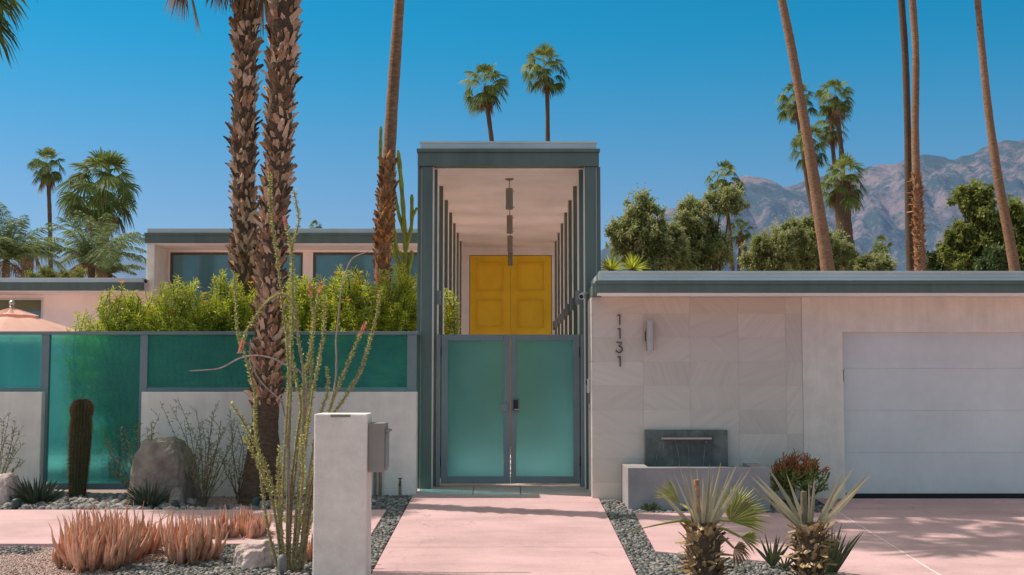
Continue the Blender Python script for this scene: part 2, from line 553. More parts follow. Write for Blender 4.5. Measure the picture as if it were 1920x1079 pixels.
        me.validate()
        me.materials.append(material)
        ob = bpy.data.objects.new(name, me)
        C.objects.link(ob)
        if off is not None:
            ob.location = off
        if parent is not None:
            ob.parent = parent
        if bevel > 0:
            bm_ = ob.modifiers.new("bevel", "BEVEL")
            bm_.width = bevel
            bm_.segments = 2
            bm_.limit_method = "ANGLE"
        return ob


def tag(o, label, cat, group=None):
    o["label"] = label
    o["category"] = cat
    if group:
        o["group"] = group
    return o


def thing(name, label, cat, loc=(0, 0, 0), group=None):
    o = bpy.data.objects.new(name, None)
    C.objects.link(o)
    o.location = loc
    o.empty_display_size = 0.2
    return tag(o, label, cat, group)


def struct(o, kind="structure"):
    o["kind"] = kind
    return o


def fbm(x, y, z=0.0, oct=5):
    return mnoise.fractal(Vector((x, y, z)), 1.0, 2.0, oct)


def catmull(pts, n=6):
    pts = [Vector(p) for p in pts]
    if len(pts) < 3:
        return [pts[0].lerp(pts[-1], i / n) for i in range(n + 1)]
    out = []
    q = [pts[0] * 2 - pts[1]] + pts + [pts[-1] * 2 - pts[-2]]
    for i in range(1, len(q) - 2):
        for k in range(n):
            t = k / n
            a, b, c, d = q[i - 1], q[i], q[i + 1], q[i + 2]
            out.append(0.5 * ((2 * b) + (c - a) * t + (2 * a - 5 * b + 4 * c - d) * t * t + (3 * b - a - 3 * c + d) * t ** 3))
    out.append(pts[-1])
    return out


# ------------------------------------------------------------------ light and sky
SUNV = Vector((-0.75, 0.22, 1.0)).normalized()
elev = math.asin(SUNV.z)
azim = math.atan2(SUNV.x, SUNV.y)          # from +Y towards +X
w = bpy.data.worlds.new("World")
sc.world = w
w.use_nodes = True
wt = w.node_tree
bg = wt.nodes["Background"]
sky = wt.nodes.new("ShaderNodeTexSky")
sky.sky_type = "NISHITA"
sky.sun_disc = False
sky.sun_elevation = elev
sky.sun_rotation = azim
sky.altitude = 200
sky.air_density = 1.0
sky.dust_density = 0.6
sky.ozone_density = 1.6
tint = wt.nodes.new("ShaderNodeMix")
tint.data_type = "RGBA"
tint.blend_type = "MULTIPLY"
tint.inputs["Factor"].default_value = 1.0
wtc = wt.nodes.new("ShaderNodeTexCoord")
wsep = wt.nodes.new("ShaderNodeSeparateXYZ")
wt.links.new(wtc.outputs["Generated"], wsep.inputs[0])
wr = wt.nodes.new("ShaderNodeValToRGB")
wr.color_ramp.interpolation = "EASE"
for k, (p_, c_) in enumerate(((0.0, (0.465, 0.335, 0.47)), (0.10, (0.265, 0.36, 0.46)), (0.30, (0.04, 0.415, 0.505)), (0.56, (1.80, 1.36, 0.74)))):  # last stop: unseen overhead sky, warmed and brightened to fill the shade
    e_ = wr.color_ramp.elements[k] if k < 2 else wr.color_ramp.elements.new(p_)
    if k < 2:
        e_.position = p_
    e_.color = (*c_, 1)
wt.links.new(wsep.outputs["Z"], wr.inputs["Fac"])
wt.links.new(wr.outputs["Color"], tint.inputs["B"])
wt.links.new(sky.outputs[0], tint.inputs["A"])
wt.links.new(tint.outputs["Result"], bg.inputs["Color"])
bg.inputs["Strength"].default_value = 0.225
sd = bpy.data.lights.new("sun", "SUN")
sd.energy = 4.6
sd.angle = R(0.5)
sd.color = (1.0, 0.90, 0.80)
so = bpy.data.objects.new("sun", sd)
C.objects.link(so)
so.rotation_euler = SUNV.to_track_quat("Z", "Y").to_euler()
so.location = (-20, 10, 30)
sc.view_settings.view_transform = "Standard"
sc.view_settings.look = "None"
sc.view_settings.exposure = 0
sc.view_settings.gamma = 1
sc.render.engine = "CYCLES"
sc.cycles.use_denoising = True
sc.cycles.max_bounces = 10
sc.cycles.transparent_max_bounces = 16

# ------------------------------------------------------------------ the setting
b = MB()
ys = [-6000, -200, -40, 0, 5.0, 8, 11, 14, 17.0, 19, 40, 120, 600, 2500, 9000]
xs = [-9000, -2000, -300, -60, -20, -8, 0, 8, 20, 60, 300, 2000, 9000]
gv = [(x, y, gz(y) - 0.035) for y in ys for x in xs]
nx = len(xs)
gf = [(j * nx + i, j * nx + i + 1, (j + 1) * nx + i + 1, (j + 1) * nx + i) for j in range(len(ys) - 1) for i in range(nx - 1)]
b.add(gv, gf)
struct(b.build("ground", M["ground"]))
b = MB()
b.box(-400, 400, -6.5, 4.2, -0.9, gz(5) - 0.12 + 0.1)
struct(b.build("street", M["asphalt"]))
b = MB()
b.box(-400, 400, 4.2, 4.6, -0.9, gz(5) + 0.1)
struct(b.build("kerb", M["basin"], bevel=0.02))


def ramp(x, y):
    return gz(y)


def under(x, y):
    return gz(y) - 0.12


PL, PR = -1.25, 1.17
b = MB()
for y0, y1 in ((12.556, 16.13), (8.9, 12.544), (5.0, 8.888)):
    b.prism([(PL, y0), (PR, y0), (PR, y1), (PL, y1)], under, ramp)
struct(b.build("path", M["concrete"], bevel=0.006))
b = MB()
tx = [PL - 0.02, X(888, 16.5), X(976, 16.5), PR - 0.07]
for i in range(3):
    b.prism([(tx[i] + 0.004, 16.14), (tx[i + 1] - 0.004, 16.14), (tx[i + 1] - 0.004, 16.98), (tx[i] + 0.004, 16.98)], under, lambda x, y: gz(y) + 0.006)
struct(b.build("landing", M["tile_floor"], bevel=0.004))
b = MB()
b.box(-1.3, 1.3, 17.0, 27.0, -0.12, 0.0)
struct(b.build("portico_floor", M["pale_floor"]))
b = MB()
b.box(-14, -1.34, 17.6, 40, -0.12, 0.004)
struct(b.build("courtyard", M["concrete"]))

# side walkway running left from the path
wy0, wy1 = 12.75, 14.95
wx1 = X(708, 13.8)
b = MB()
for x0, x1 in ((-4.0, wx1), (-7.2, -4.008), (-10.4, -7.208), (-16, -10.408)):
    b.prism([(x0, wy0), (x1, wy0), (x1, wy1), (x0, wy1)], under, ramp)
struct(b.build("walkway", M["concrete"], bevel=0.006))

# driveway in front of the garage
ga, gb_, gc, gd = G(1190, 962), G(1230, 1034), G(1440, 1053), G(1620, 1079)
ge, gf_ = G(1570, 960), G(1583, 934)
jl0, jl1 = G(1562, 955), G(1762, 1079)
jd = (jl1 - jl0)
jend = jl0 + jd * 2.2
b = MB()
jx = lambda y: jl0.x + (y - jl0.y) / jd.y * jd.x
ysp = [jl0.y, jl1.y]
left_poly = [(ga.x, ga.y), (gb_.x, gb_.y), (gc.x, gc.y), (gd.x, gd.y), (jx(gd.y) - 0.008, gd.y), (jx(ga.y) - 0.008, ga.y)]
b.prism(left_poly, under, ramp)
right_poly = [(jx(15.82) + 0.012, 15.82), (jx(ga.y) + 0.012, ga.y), (jx(gd.y) + 0.012, gd.y), (jx(5.0) + 0.012, 5.0), (13, 5.0), (13, 15.82)]
b.prism(right_poly, under, ramp)
lower = [(gd.x, gd.y - 0.004), (jx(gd.y - 0.004) - 0.008, gd.y - 0.004), (jx(5.0) - 0.008, 5.0), (jx(5.0) - 1.2, 5.0)]
b.prism(lower, under, ramp)
struct(b.build("driveway", M["concrete"]))
b = MB()
b.prism([(jx(15.82) - 0.006, 15.82), (jx(5.0) - 0.006, 5.0), (jx(5.0) + 0.010, 5.0), (jx(15.82) + 0.010, 15.82)], under, lambda x, y: gz(y) + 0.003)
struct(b.build("driveway_joint", M["strip"]))

# ---- mountains
def range_mesh(prof, Yr, Yb, name, material, amp, seed, nu=260, nv=90, back=0.5):
    """a mountain front rising from the plain at Yb to a crest at Yr"""
    b = MB()
    pxs = np.linspace(prof[0][0], prof[-1][0], nu)
    pys = np.interp(pxs, [p[0] for p in prof], [p[1] for p in prof])
    v = []
    tot = nv + 12
    for j in range(tot):
        for i in range(nu):
            top = at(pxs[i], pys[i], Yr)
            H = top.z
            if j < nv:
                k = j / (nv - 1)
                y = Yb + (Yr - Yb) * k
                s = k ** 1.25
                x = top.x * (0.86 + 0.14 * k)
                u = x / 330.0
                rid = 1 - abs(fbm(u + seed, y / 900.0, seed, 6))
                rid2 = 1 - abs(fbm(x / 120.0 + seed, y / 260.0, seed + 5, 5))
                nz = (rid - 0.72) * amp * H + (rid2 - 0.72) * amp * 0.3 * H
                env = math.sin(math.pi * min(1, k * 0.98)) ** 0.8
                z = H * s + nz * env + fbm(x / 60.0, y / 60.0, seed, 4) * H * 0.006 + (rid2 - .7) * H * 0.02 * k
                z = min(z, H * (0.25 + 0.76 * k))
            else:
                k = (j - nv + 1) / 12
                y = Yr + (Yr - Yb) * back * k
                x = top.x
                z = H * (1 - k) ** 1.2
            v.append((x, y, z - 2))
    f = [(j * nu + i, j * nu + i + 1, (j + 1) * nu + i + 1, (j + 1) * nu + i) for j in range(tot - 1) for i in range(nu - 1)]
    b.add(v, f)
    return struct(b.build(name, material, smooth=True))


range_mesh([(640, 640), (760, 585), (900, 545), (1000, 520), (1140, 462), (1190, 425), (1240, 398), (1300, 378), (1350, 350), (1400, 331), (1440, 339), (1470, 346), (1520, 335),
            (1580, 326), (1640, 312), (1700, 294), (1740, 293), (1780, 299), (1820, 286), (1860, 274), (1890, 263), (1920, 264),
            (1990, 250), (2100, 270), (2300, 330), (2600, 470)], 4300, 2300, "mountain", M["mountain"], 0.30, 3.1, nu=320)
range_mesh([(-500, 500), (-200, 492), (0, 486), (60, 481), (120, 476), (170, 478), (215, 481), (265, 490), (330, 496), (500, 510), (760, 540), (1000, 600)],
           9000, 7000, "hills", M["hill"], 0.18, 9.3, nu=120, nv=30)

# ------------------------------------------------------------------ entrance portico
PY = 16.62                                   # front plane of the frame
portico = thing("entrance_portico", "tall narrow flat roofed entrance portico with grey green frame and yellow doors at its end", "portico", (0, PY, 0))
zc = Z(318, 16.9)                            # ceiling
zb = Z(311.5, PY)
b = MB()
b.box(X(780.5, PY), X(1125.5, PY), PY, PY + 0.2, zb, Z(286, PY))
b.box(X(780.5, PY) - 0.012, X(1125.5, PY) + 0.012, PY - 0.03, PY + 0.2, Z(286, PY) + 0.001, Z(279.5, PY))
b.build("front_beam", M["green"], portico, bevel=0.006)
b = MB()
for sx in (X(780.5, PY), X(1125.5, PY) - 0.12):
    b.box(sx, sx + 0.12, PY + 0.202, 27.2, zb, Z(279.5, PY))
b.build("side_beam", M["green"], portico, bevel=0.006)
b = MB()
gx0, gx1 = X(785.5, PY), X(1120.8, PY)
b.box(gx0, gx1, PY + 0.02, 27.2, Z(279.5, PY) + 0.002, Z(265.5, PY))
b.box(gx0 - 0.01, gx1 + 0.01, PY + 0.005, 27.2, Z(269, PY), Z(266.5, PY) + 0.012)
b.build("gutter", M["metal"], portico, bevel=0.004)
b = MB()
b.box(X(780.5, PY) + 0.125, X(1125.5, PY) - 0.125, PY + 0.205, 27.0, zc, zc + 0.12)
b.build("ceiling", M["plaster"], portico)
cz = gz(16.7)
for a, c, y0, dep in ((788.8, 809.3, PY + 0.03, 0.32), (1098.5, 1119.3, PY + 0.03, 0.32)):
    b = MB()
    b.box(X(a, y0), X(c, y0), y0, y0 + dep, cz - 0.1, zb - 0.002)
    b.build("column", M["green"], portico, bevel=0.006)
for a, c in ((781, 787.2), (1121.3, 1127.8)):
    y0 = PY + 0.06
    b = MB()
    b.box(X(a, y0), X(c, y0), y0, y0 + 0.3, cz - 0.1, zb - 0.002)
    b.build("side_post", M["green"], portico, bevel=0.004)
for a, c in ((787.3, 788.7), (809.5, 811.2), (1096.8, 1098.3), (1119.4, 1121.2)):
    y0 = PY + 0.075
    b = MB()
    b.box(X(a, y0), X(c, y0), y0, y0 + 0.26, cz - 0.1, zb - 0.004)
    b.build("lit_edge_strip", M["plaster"], portico)  # white strips stand in for lit edges in the gaps between posts
for i in range(7):
    y0 = 16.9 + 1.47 * i
    wf = 0.058
    for s in (-1, 1):
        xin = X(818.2, 16.9) if s < 0 else X(1087.2, 16.9)
        xa, xb = (xin - 0.13, xin) if s < 0 else (xin, xin + 0.13)
        b = MB()
        b.box(xa, xb, y0 + 0.022, y0 + 0.50, -0.05, zc - 0.002)
        fin = b.build("wall_fin", M["plaster"], portico)
        b = MB()
        b.box(xa - 0.003, xb + 0.003, y0, y0 + 0.02, -0.05, zc - 0.004)
        b.build("front_trim", M["green"] if i == 0 else M["green_dark"], fin)
        if s > 0 or i == 0:
            zs = Z(557, 16.9)
            b = MB()
            xo = xin + (0.001 if s < 0 else -0.051)
            b.box(xo, xo + 0.05, y0 + 0.05, y0 + 0.13, zs - 0.10, zs + 0.09)
            b.build("wall_light", M["fixture"], fin, bevel=0.006)
# end wall with the yellow double door
YD = 27.0
b = MB()
b.box(-1.45, X(879.5, YD), YD, YD + 0.2, -0.1, zc + 0.12)
b.box(X(1035.5, YD), 1.45, YD, YD + 0.2, -0.1, zc + 0.12)
b.box(X(879.5, YD), X(1035.5, YD), YD, YD + 0.2, Z(478.5, YD), zc + 0.12)
b.box(X(880.5, YD) - 0.02, X(1034.5, YD) + 0.02, YD + 0.12, YD + 0.19, -0.05, Z(478.5, YD) - 0.004)
endw = b.build("end_wall", M["plaster"], portico)
dx0, dx1 = X(880.5, YD), X(1034.5, YD)
dmid = (dx0 + dx1) / 2
pitch = 68.5 * YD / F
ph = 53 * YD / F
for k, (a, c) in enumerate(((dx0, dmid - 0.0015), (dmid + 0.0015, dx1))):
    b = MB()
    ztop = Z(479.5, YD)
    b.box(a, c, YD + 0.03, YD + 0.08, 0.02, ztop)
    pw = 50 * YD / F
    xc = X(918.5, YD) if k == 0 else X(996.5, YD)
    door = b.build("front_door", M["yellow"], portico, bevel=0.004)
    for r_ in range(5):
        zt = Z(493.5, YD) - r_ * pitch
        zl = max(0.15, zt - ph)
        b = MB()
        m_ = 0.022
        b.box(xc - pw / 2, xc + pw / 2, YD - 0.012, YD + 0.03, zt - m_, zt)
        b.box(xc - pw / 2, xc + pw / 2, YD - 0.012, YD + 0.03, zl, zl + m_)
        b.box(xc - pw / 2, xc - pw / 2 + m_, YD - 0.012, YD + 0.03, zl + m_, zt - m_)
        b.box(xc + pw / 2 - m_, xc + pw / 2, YD - 0.012, YD + 0.03, zl + m_, zt - m_)
        b.build("panel_moulding", M["yellow"], door, bevel=0.006)

# pendant lamps along the ceiling
names = ["nearest and largest of the four grey cylinder pendant lamps under the portico ceiling",
         "second grey cylinder pendant lamp from the front of the portico",
         "third grey cylinder pendant lamp, just above the top of the yellow doors",
         "farthest grey cylinder pendant lamp hanging in front of the yellow doors"]
for i, yp in enumerate((17.7, 20.64, 23.58, 26.5)):
    xp = X(955 + i * 0.6, yp)
    p = thing("pendant_lamp", names[i], "lamp", (xp, yp, zc), "pendant lamps under the portico ceiling")
    zbot = Z(393, 17.7)
    b = MB(); b.tube([(xp, yp, zc - 0.03), (xp, yp, zc - 0.012), (xp, yp, zc - 0.001)], [0.02, 0.06, 0.065], 20)
    b.build("canopy", M["pendant"], p, smooth=True)
    b = MB(); b.tube([(xp, yp, zbot + 0.31), (xp, yp, zc - 0.02)], 0.007, 8)
    b.build("stem", M["pendant"], p)
    b = MB(); b.tube([(xp, yp, zbot), (xp, yp, zbot + 0.31)], 0.052, 24)
    sh = b.build("lamp_shade", M["pendant"], p, bevel=0.004)
    for zz in (zbot + 0.03, zbot + 0.27):
        b = MB(); b.tube([(xp + 0.05, yp, zz), (xp + 0.072, yp, zz)], 0.006, 8); b.build("knob", M["pendant"], sh)

# ------------------------------------------------------------------ gate
GY = 16.88
gate = thing("entrance_gate", "slate framed double gate with frosted teal glass leaves below the portico", "gate", (0, GY, 0))
gzb = Z(907, GY)
gzt = Z(627.5, GY)
for k, (a, c, ga0, ga1) in enumerate(((827.5, 956.5, 839.5, 944), (957.8, 1086.5, 968, 1075))):
    b = MB()
    y0, y1 = GY, GY + 0.06
    xa, xb, xg0, xg1 = X(a, GY), X(c, GY), X(ga0, GY), X(ga1, GY)
    zg0, zg1 = Z(894, GY), Z(639, GY)
    b.box(xa, xg0, y0, y1, gzb, gzt)
    b.box(xg1, xb, y0, y1, gzb, gzt)
    b.box(xg0, xg1, y0 + 0.002, y1 - 0.002, gzb, zg0)
    b.box(xg0, xg1, y0 + 0.002, y1 - 0.002, zg1, gzt - 0.001)
    leaf = b.build("gate_leaf", M["slate"], gate, bevel=0.004)
    b = MB(); b.box(xg0 + 0.001, xg1 - 0.001, y0 + 0.025, y0 + 0.037, zg0 + 0.001, zg1 - 0.001)
    b.build("glass_panel", M["gate_glass"], leaf)
    if k == 0:
        b = MB(); b.box(X(938, GY), X(953, GY), y0 - 0.02, y0 - 0.001, Z(772, GY), Z(757, GY))
        b.build("lock_plate", M["slate"], leaf, bevel=0.003)
    else:
        b = MB(); b.box(X(961, GY), X(974, GY), y0 - 0.018, y0 - 0.001, Z(774, GY), Z(747, GY))
        pl = b.build("lock_plate", M["slate"], leaf, bevel=0.003)
        b = MB(); b.box(X(962.5, GY), X(971, GY), y0 - 0.045, y0 - 0.0185, Z(770, GY), Z(750, GY))
        b.build("keypad", M["black"], pl, bevel=0.006)
        b = MB(); b.tube([(X(965, GY), y0 - 0.02, Z(768, GY)), (X(965, GY), y0 - 0.07, Z(768, GY)), (X(967, GY), y0 - 0.08, Z(768, GY)), (X(977, GY), y0 - 0.08, Z(768, GY))], 0.011, 10)
        b.build("handle", M["chrome"], pl, smooth=True)
    hx = xa - 0.012 if k == 0 else xb + 0.012
    for zz in (Z(865, GY), Z(660, GY)):
        b = MB(); b.tube([(hx, GY + 0.02, zz - 0.07), (hx, GY + 0.02, zz + 0.07)], 0.012, 10)
        b.build("hinge", M["black"], leaf, smooth=True)
for a, c in ((819.5, 825.8), (1088.5, 1095)):
    b = MB(); b.box(X(a, GY), X(c, GY), GY - 0.02, GY - 0.0 + 0.016, cz + 0.02, gzt)
    b.build("gate_post", M["slate"], gate, bevel=0.004)

# ------------------------------------------------------------------ garage
WY = 15.85
FY = 15.03
WX0 = 1.115
garage = thing("garage", "low white flat roofed garage wing with sandstone cladding and panelled door", "garage", (4, WY, 0))
zs_ = Z(557.5, WY)                        # soffit
doorx0 = X(1580.5, WY)
doorz1 = Z(623, WY)
stx = X(1505, WY)
b = MB()
b.box(stx, doorx0, WY - 0.012, WY + 0.25, -0.4, zs_)
b.box(doorx0, doorx0 + 4.9, WY - 0.012, WY + 0.25, doorz1, zs_)
b.box(doorx0 + 4.9, 11.5, WY - 0.012, WY + 0.25, -0.4, zs_)
b.build("stucco_wall", M["stucco"], garage)
b = MB()
b.box(WX0, stx - 0.001, WY + 0.03, WY + 0.25, -0.4, zs_)
b.box(WX0, WX0 + 0.2, WY + 0.251, 16.58, -0.4, zs_)
b.box(1.5, 11.5, 22.0, 22.2, -0.1, zs_)
b.box(11.3, 11.5, WY + 0.26, 22.0, -0.1, zs_)
b.box(1.30, 1.5, 16.75, 22.2, -0.1, zs_)
b.build("side_wall", M["stucco"], garage)
# cladding tiles: stacked, 24 x 12 inch
b = MB()
jx_ = [WX0 - 0.008, X(1206, WY), X(1294, WY), X(1385, WY), X(1474, WY), stx - 0.002]
jz_ = [zs_] + [Z(p, WY) for p in (588.5, 633.5, 678.5, 723.5, 769, 814, 860, 905, 945)]
rr = random.Random(3)
for i in range(5):
    for j in range(len(jz_) - 1):
        b.box(jx_[i] + 0.0011, jx_[i + 1] - 0.0011, WY - 0.004 - rr.random() * 0.002, WY + 0.028, jz_[j + 1] + 0.0011, jz_[j] - 0.0011, var=rr.random())
for j in range(len(jz_) - 1):
    b.box(WX0 - 0.03, WX0 - 0.001, WY + 0.002, 16.56, jz_[j + 1] + 0.002, jz_[j] - 0.002, var=rr.random())
b.build("stone_cladding", M["cladding"], garage)
b = MB(); b.box(WX0 - 0.004, stx - 0.004, WY - 0.0022, WY + 0.02, -0.3, zs_ - 0.001); b.build("grout", M["grout"], garage)
# door
dz = [Z(932, WY), Z(850, WY), Z(770.5, WY), Z(691, WY), doorz1 + 0.12]
gd_y = WY + 0.10
b = MB()
for k in range(4):
    b.box(doorx0 + 0.02, doorx0 + 4.88, gd_y, gd_y + 0.045, dz[k] + 0.002 + (0.03 if k == 0 else 0), dz[k + 1] - 0.002)
b.box(doorx0 + 0.02, doorx0 + 4.88, gd_y + 0.006, gd_y + 0.05, dz[0] + 0.04, dz[4])
gdoor = b.build("garage_door", M["door_white"], garage, bevel=0.003)
b = MB(); b.box(doorx0 + 0.02, doorx0 + 4.88, gd_y + 0.005, gd_y + 0.05, gz(WY) - 0.02, dz[0] + 0.03)
b.build("bottom_seal", M["black"], gdoor)
b = MB(); b.box(doorx0 + 0.001, doorx0 + 0.035, gd_y - 0.03, gd_y - 0.002, Z(716, WY), Z(693, WY))
b.build("door_sensor", M["copper"], garage, bevel=0.004)
# roof
rx1 = 12.2
b = MB()
b.box(X(1118.5, FY), rx1, FY, FY + 0.12, Z(549, FY), Z(527, FY))
b.box(X(1117.5, FY), rx1, FY - 0.02, FY + 0.12, Z(533, FY), Z(526.5, FY))
b.box(X(1118.5, FY), X(1118.5, FY) + 0.12, FY + 0.121, 16.56, Z(549, FY), Z(526.5, FY))
b.build("fascia", M["green"], garage, bevel=0.005)
b = MB()
b.box(X(1125, FY), rx1, FY + 0.01, FY + 0.2, Z(526.5, FY) + 0.001, Z(509, FY))
b.box(X(1124.5, FY), rx1, FY - 0.004, FY + 0.2, Z(513, FY), Z(509.5, FY) + 0.008)
b.box(X(1124, FY), rx1, FY - 0.012, FY + 0.1, Z(526.4, FY), Z(522, FY))
b.box(X(1125, FY), X(1125, FY) + 0.1, FY + 0.201, 16.58, Z(526.5, FY) + 0.001, Z(509, FY))
b.build("gutter", M["metal"], garage, bevel=0.004)
b = MB()
b.box(X(1118.5, FY) + 0.125, rx1, FY + 0.125, WY + 0.3, zs_ + 0.002, zs_ + 0.06)
b.box(X(1118.5, FY) + 0.125, 1.295, WY + 0.301, 16.56, zs_ + 0.002, zs_ + 0.06)
b.box(X(1118.5, FY) + 0.02, rx1, FY + 0.02, FY + 0.10, Z(549, FY) - 0.035, Z(549, FY) - 0.001)
b.build("soffit", M["plaster"], garage)
b = MB()
b.box(X(1125, FY) + 0.11, rx1, FY + 0.205, 16.6, zs_ + 0.065, Z(512, FY))
b.box(1.30, rx1, 16.6, 23.0, zs_ + 0.065, Z(512, FY))
b.build("roof_deck", M["roof"], garage)

# things on the garage front
def digit_mesh(ch, cx, ztop, h, y):
    b = MB()
    wd = h * 0.13
    if ch == "1":
        b.box(cx + 0.002, cx + wd + 0.002, y, y + 0.012, ztop - h, ztop)
        b.add([(cx + 0.001, y, ztop - h * 0.02), (cx + 0.001, y, ztop - h * 0.17), (cx - h * 0.17, y, ztop - h * 0.12), (cx - h * 0.17, y, ztop - h * 0.005 - 0.004),
               (cx + 0.001, y + 0.012, ztop - h * 0.02), (cx + 0.001, y + 0.012, ztop - h * 0.17), (cx - h * 0.17, y + 0.012, ztop - h * 0.12), (cx - h * 0.17, y + 0.012, ztop - h * 0.005 - 0.004)],
              [(0, 3, 2, 1), (4, 5, 6, 7), (0, 1, 5, 4), (1, 2, 6, 5), (2, 3, 7, 6), (3, 0, 4, 7)])
    else:
        pts = [(-0.28, 0.0), (0.27, 0.0), (0.0, -0.36)]
        for k in range(13):
            a = R(95 - k * 22)
            pts.append((0.0 + 0.29 * math.cos(a) - 0.01, -0.66 + 0.30 * math.sin(a)))
        hw = wd / 2
        L_, R_ = [], []
        n = len(pts)
        for i, p in enumerate(pts):
            p = Vector(p)
            d = (Vector(pts[min(n - 1, i + 1)]) - Vector(pts[max(0, i - 1)])).normalized()
            nn = Vector((-d.y, d.x))
            L_.append(p * h + nn * hw)
            R_.append(p * h - nn * hw)
        v, f = [], []
        for i in range(n):
            for q in (L_[i], R_[i]):
                v += [(cx + q.x, y, ztop - hw + q.y), (cx + q.x, y + 0.012, ztop - hw + q.y)]
        for i in range(n - 1):
            a = 4 * i
            f += [(a, a + 2, a + 6, a + 4), (a + 1, a + 5, a + 7, a + 3), (a, a + 4, a + 5, a + 1), (a + 2, a + 3, a + 7, a + 6)]
        f += [(0, 1, 3, 2), (4 * n - 4, 4 * n - 2, 4 * n - 1, 4 * n - 3)]
        b.add(v, f)
    return b


hn = thing("house_number", "dark metal house number 1131 stacked vertically on the sandstone cladding", "house number", (X(1161, WY), WY, Z(640, WY)))
for ch, p0, p1 in (("1", 590, 609.5), ("1", 615.5, 635.5), ("3", 641, 661), ("1", 668, 688)):
    zt = Z(p0, WY)
    b = digit_mesh(ch, X(1161, WY), zt, zt - Z(p1, WY), WY - 0.04)
    dg = b.build("digit", M["bronze"], hn)
    dg["label"] = f"raised dark digit {ch}"
    for fz in (0.2, 0.8):
        zz = zt - (zt - Z(p1, WY)) * fz
        b = MB(); b.tube([(X(1161, WY) + 0.008, WY - 0.0285, zz), (X(1161, WY) + 0.008, WY - 0.006, zz)], 0.004, 6); b.build("standoff_pin", M["bronze"], dg)
sx, sy = X(1218, WY), WY - 0.085
wl = thing("wall_sconce", "brushed steel cylinder sconce on the sandstone beside the house number", "sconce", (sx, WY, Z(630, WY)))
b = MB(); b.tube([(sx, sy, Z(659, WY)), (sx, sy, Z(602.5, WY))], 0.05, 28)
b.build("cylinder_shade", M["chrome"], wl, smooth=False, bevel=0.003)
b = MB(); b.box(sx - 0.062, sx - 0.03, WY - 0.07, WY - 0.006, Z(640, WY), Z(623, WY)); b.box(sx - 0.045, sx + 0.045, WY - 0.03, WY - 0.006, Z(645, WY), Z(616, WY))
b.build("back_plate", M["bronze"], wl)
# camera and intercom
cx_, cy_ = X(1092, 16.5), 16.5
sec = thing("security_camera", "white bullet security camera at the corner under the garage roof edge", "camera", (cx_, cy_, Z(557, 16.5)))
p0 = at(1098, 553, 16.5); p1 = at(1090, 556.5, 16.35)
b = MB(); b.tube([p0, p0.lerp(p1, 0.15), p0.lerp(p1, 0.8), p1], [0.035, 0.046, 0.046, 0.04], 18); b.build("camera_body", M["white_plastic"], sec, smooth=True)
dd = (p1 - p0).normalized()
b = MB(); b.tube([p1 - dd * 0.005, p1 + dd * 0.004], 0.03, 16); b.build("lens", M["black"], sec, smooth=True)
b = MB(); b.tube([p0, p0 + Vector((0.06, 0.06, 0.02))], 0.018, 10); b.build("bracket", M["white_plastic"], sec, smooth=True)
iy = 16.25
ix = WX0 - 0.032
ic = thing("intercom", "pale intercom box on the garage side wall beside the gate", "intercom", (ix, iy, Z(725, iy)))
b = MB(); b.box(ix - 0.035, ix, iy - 0.06, iy + 0.06, Z(737, iy), Z(711, iy)); b.build("housing", M["white_plastic"], ic, bevel=0.004)
b = MB(); b.tube([(ix - 0.05, iy, Z(718, iy)), (ix - 0.034, iy, Z(718, iy))], [0.028, 0.034], 14); b.build("lens_dome", M["black"], ic, smooth=True)
b = MB(); b.box(ix - 0.022, ix, iy - 0.045, iy + 0.045, Z(757, iy), Z(738, iy)); b.build("keypad", M["fixture"], ic, bevel=0.003)

# fountain
BY = 15.02
fx0, fx1 = X(1176, BY), X(1441, BY)
fzt = Z(877.5, BY)
ft = thing("wall_fountain", "concrete trough fountain with dark stone backboard and thin trickles of water", "fountain", ((fx0 + fx1) / 2, BY, 0))
b = MB()
tk = 0.17
b.box(fx0, fx1, BY, BY + tk, -0.3, fzt)
b.box(fx0, fx0 + tk + 0.1, BY + tk, WY - 0.008, -0.3, fzt)
b.box(fx1 - tk, fx1, BY + tk, WY - 0.008, -0.3, fzt)
b.box(fx0 + tk + 0.1, fx1 - tk, BY + tk, WY - 0.008, -0.3, fzt - 0.3)
b.build("basin", M["basin"], ft, bevel=0.006)
b = MB(); b.box(fx0 + tk + 0.101, fx1 - tk - 0.001, BY + tk + 0.001, WY - 0.11, fzt - 0.299, fzt - 0.05)
mw, tw, bw, ow = nt("fountain_water")
bw.inputs["Base Color"].default_value = (0.03, 0.05, 0.05, 1); bw.inputs["Roughness"].default_value = 0.06
nzz = N(tw, "ShaderNodeTexNoise", i_Scale=25.0); bpp = N(tw, "ShaderNodeBump"); bpp.inputs["Strength"].default_value = 0.3; bpp.inputs["Distance"].default_value = 0.01
tw.links.new(nzz.outputs["Fac"], bpp.inputs["Height"]); tw.links.new(bpp.outputs[0], bw.inputs["Normal"])
b.build("water", mw, ft)
bky = WY - 0.10
b = MB(); b.box(X(1209, bky), X(1363, bky), bky, WY - 0.008, fzt - 0.25, Z(806.5, bky)); b.build("backboard", M["slab"], ft, bevel=0.006)
b = MB(); b.box(X(1237, bky), X(1331, bky), bky - 0.10, bky - 0.001, Z(824.5, bky - 0.1), Z(821, bky - 0.1)); b.build("spout_blade", M["chrome"], ft, bevel=0.002)
mt_, tt_, bt_, ot_ = nt("falling_water")
bt_.inputs["Base Color"].default_value = (0.75, 0.75, 0.75, 1); bt_.inputs["Roughness"].default_value = 0.1; bt_.inputs["Transmission Weight"].default_value = 0.8
rw = random.Random(5)
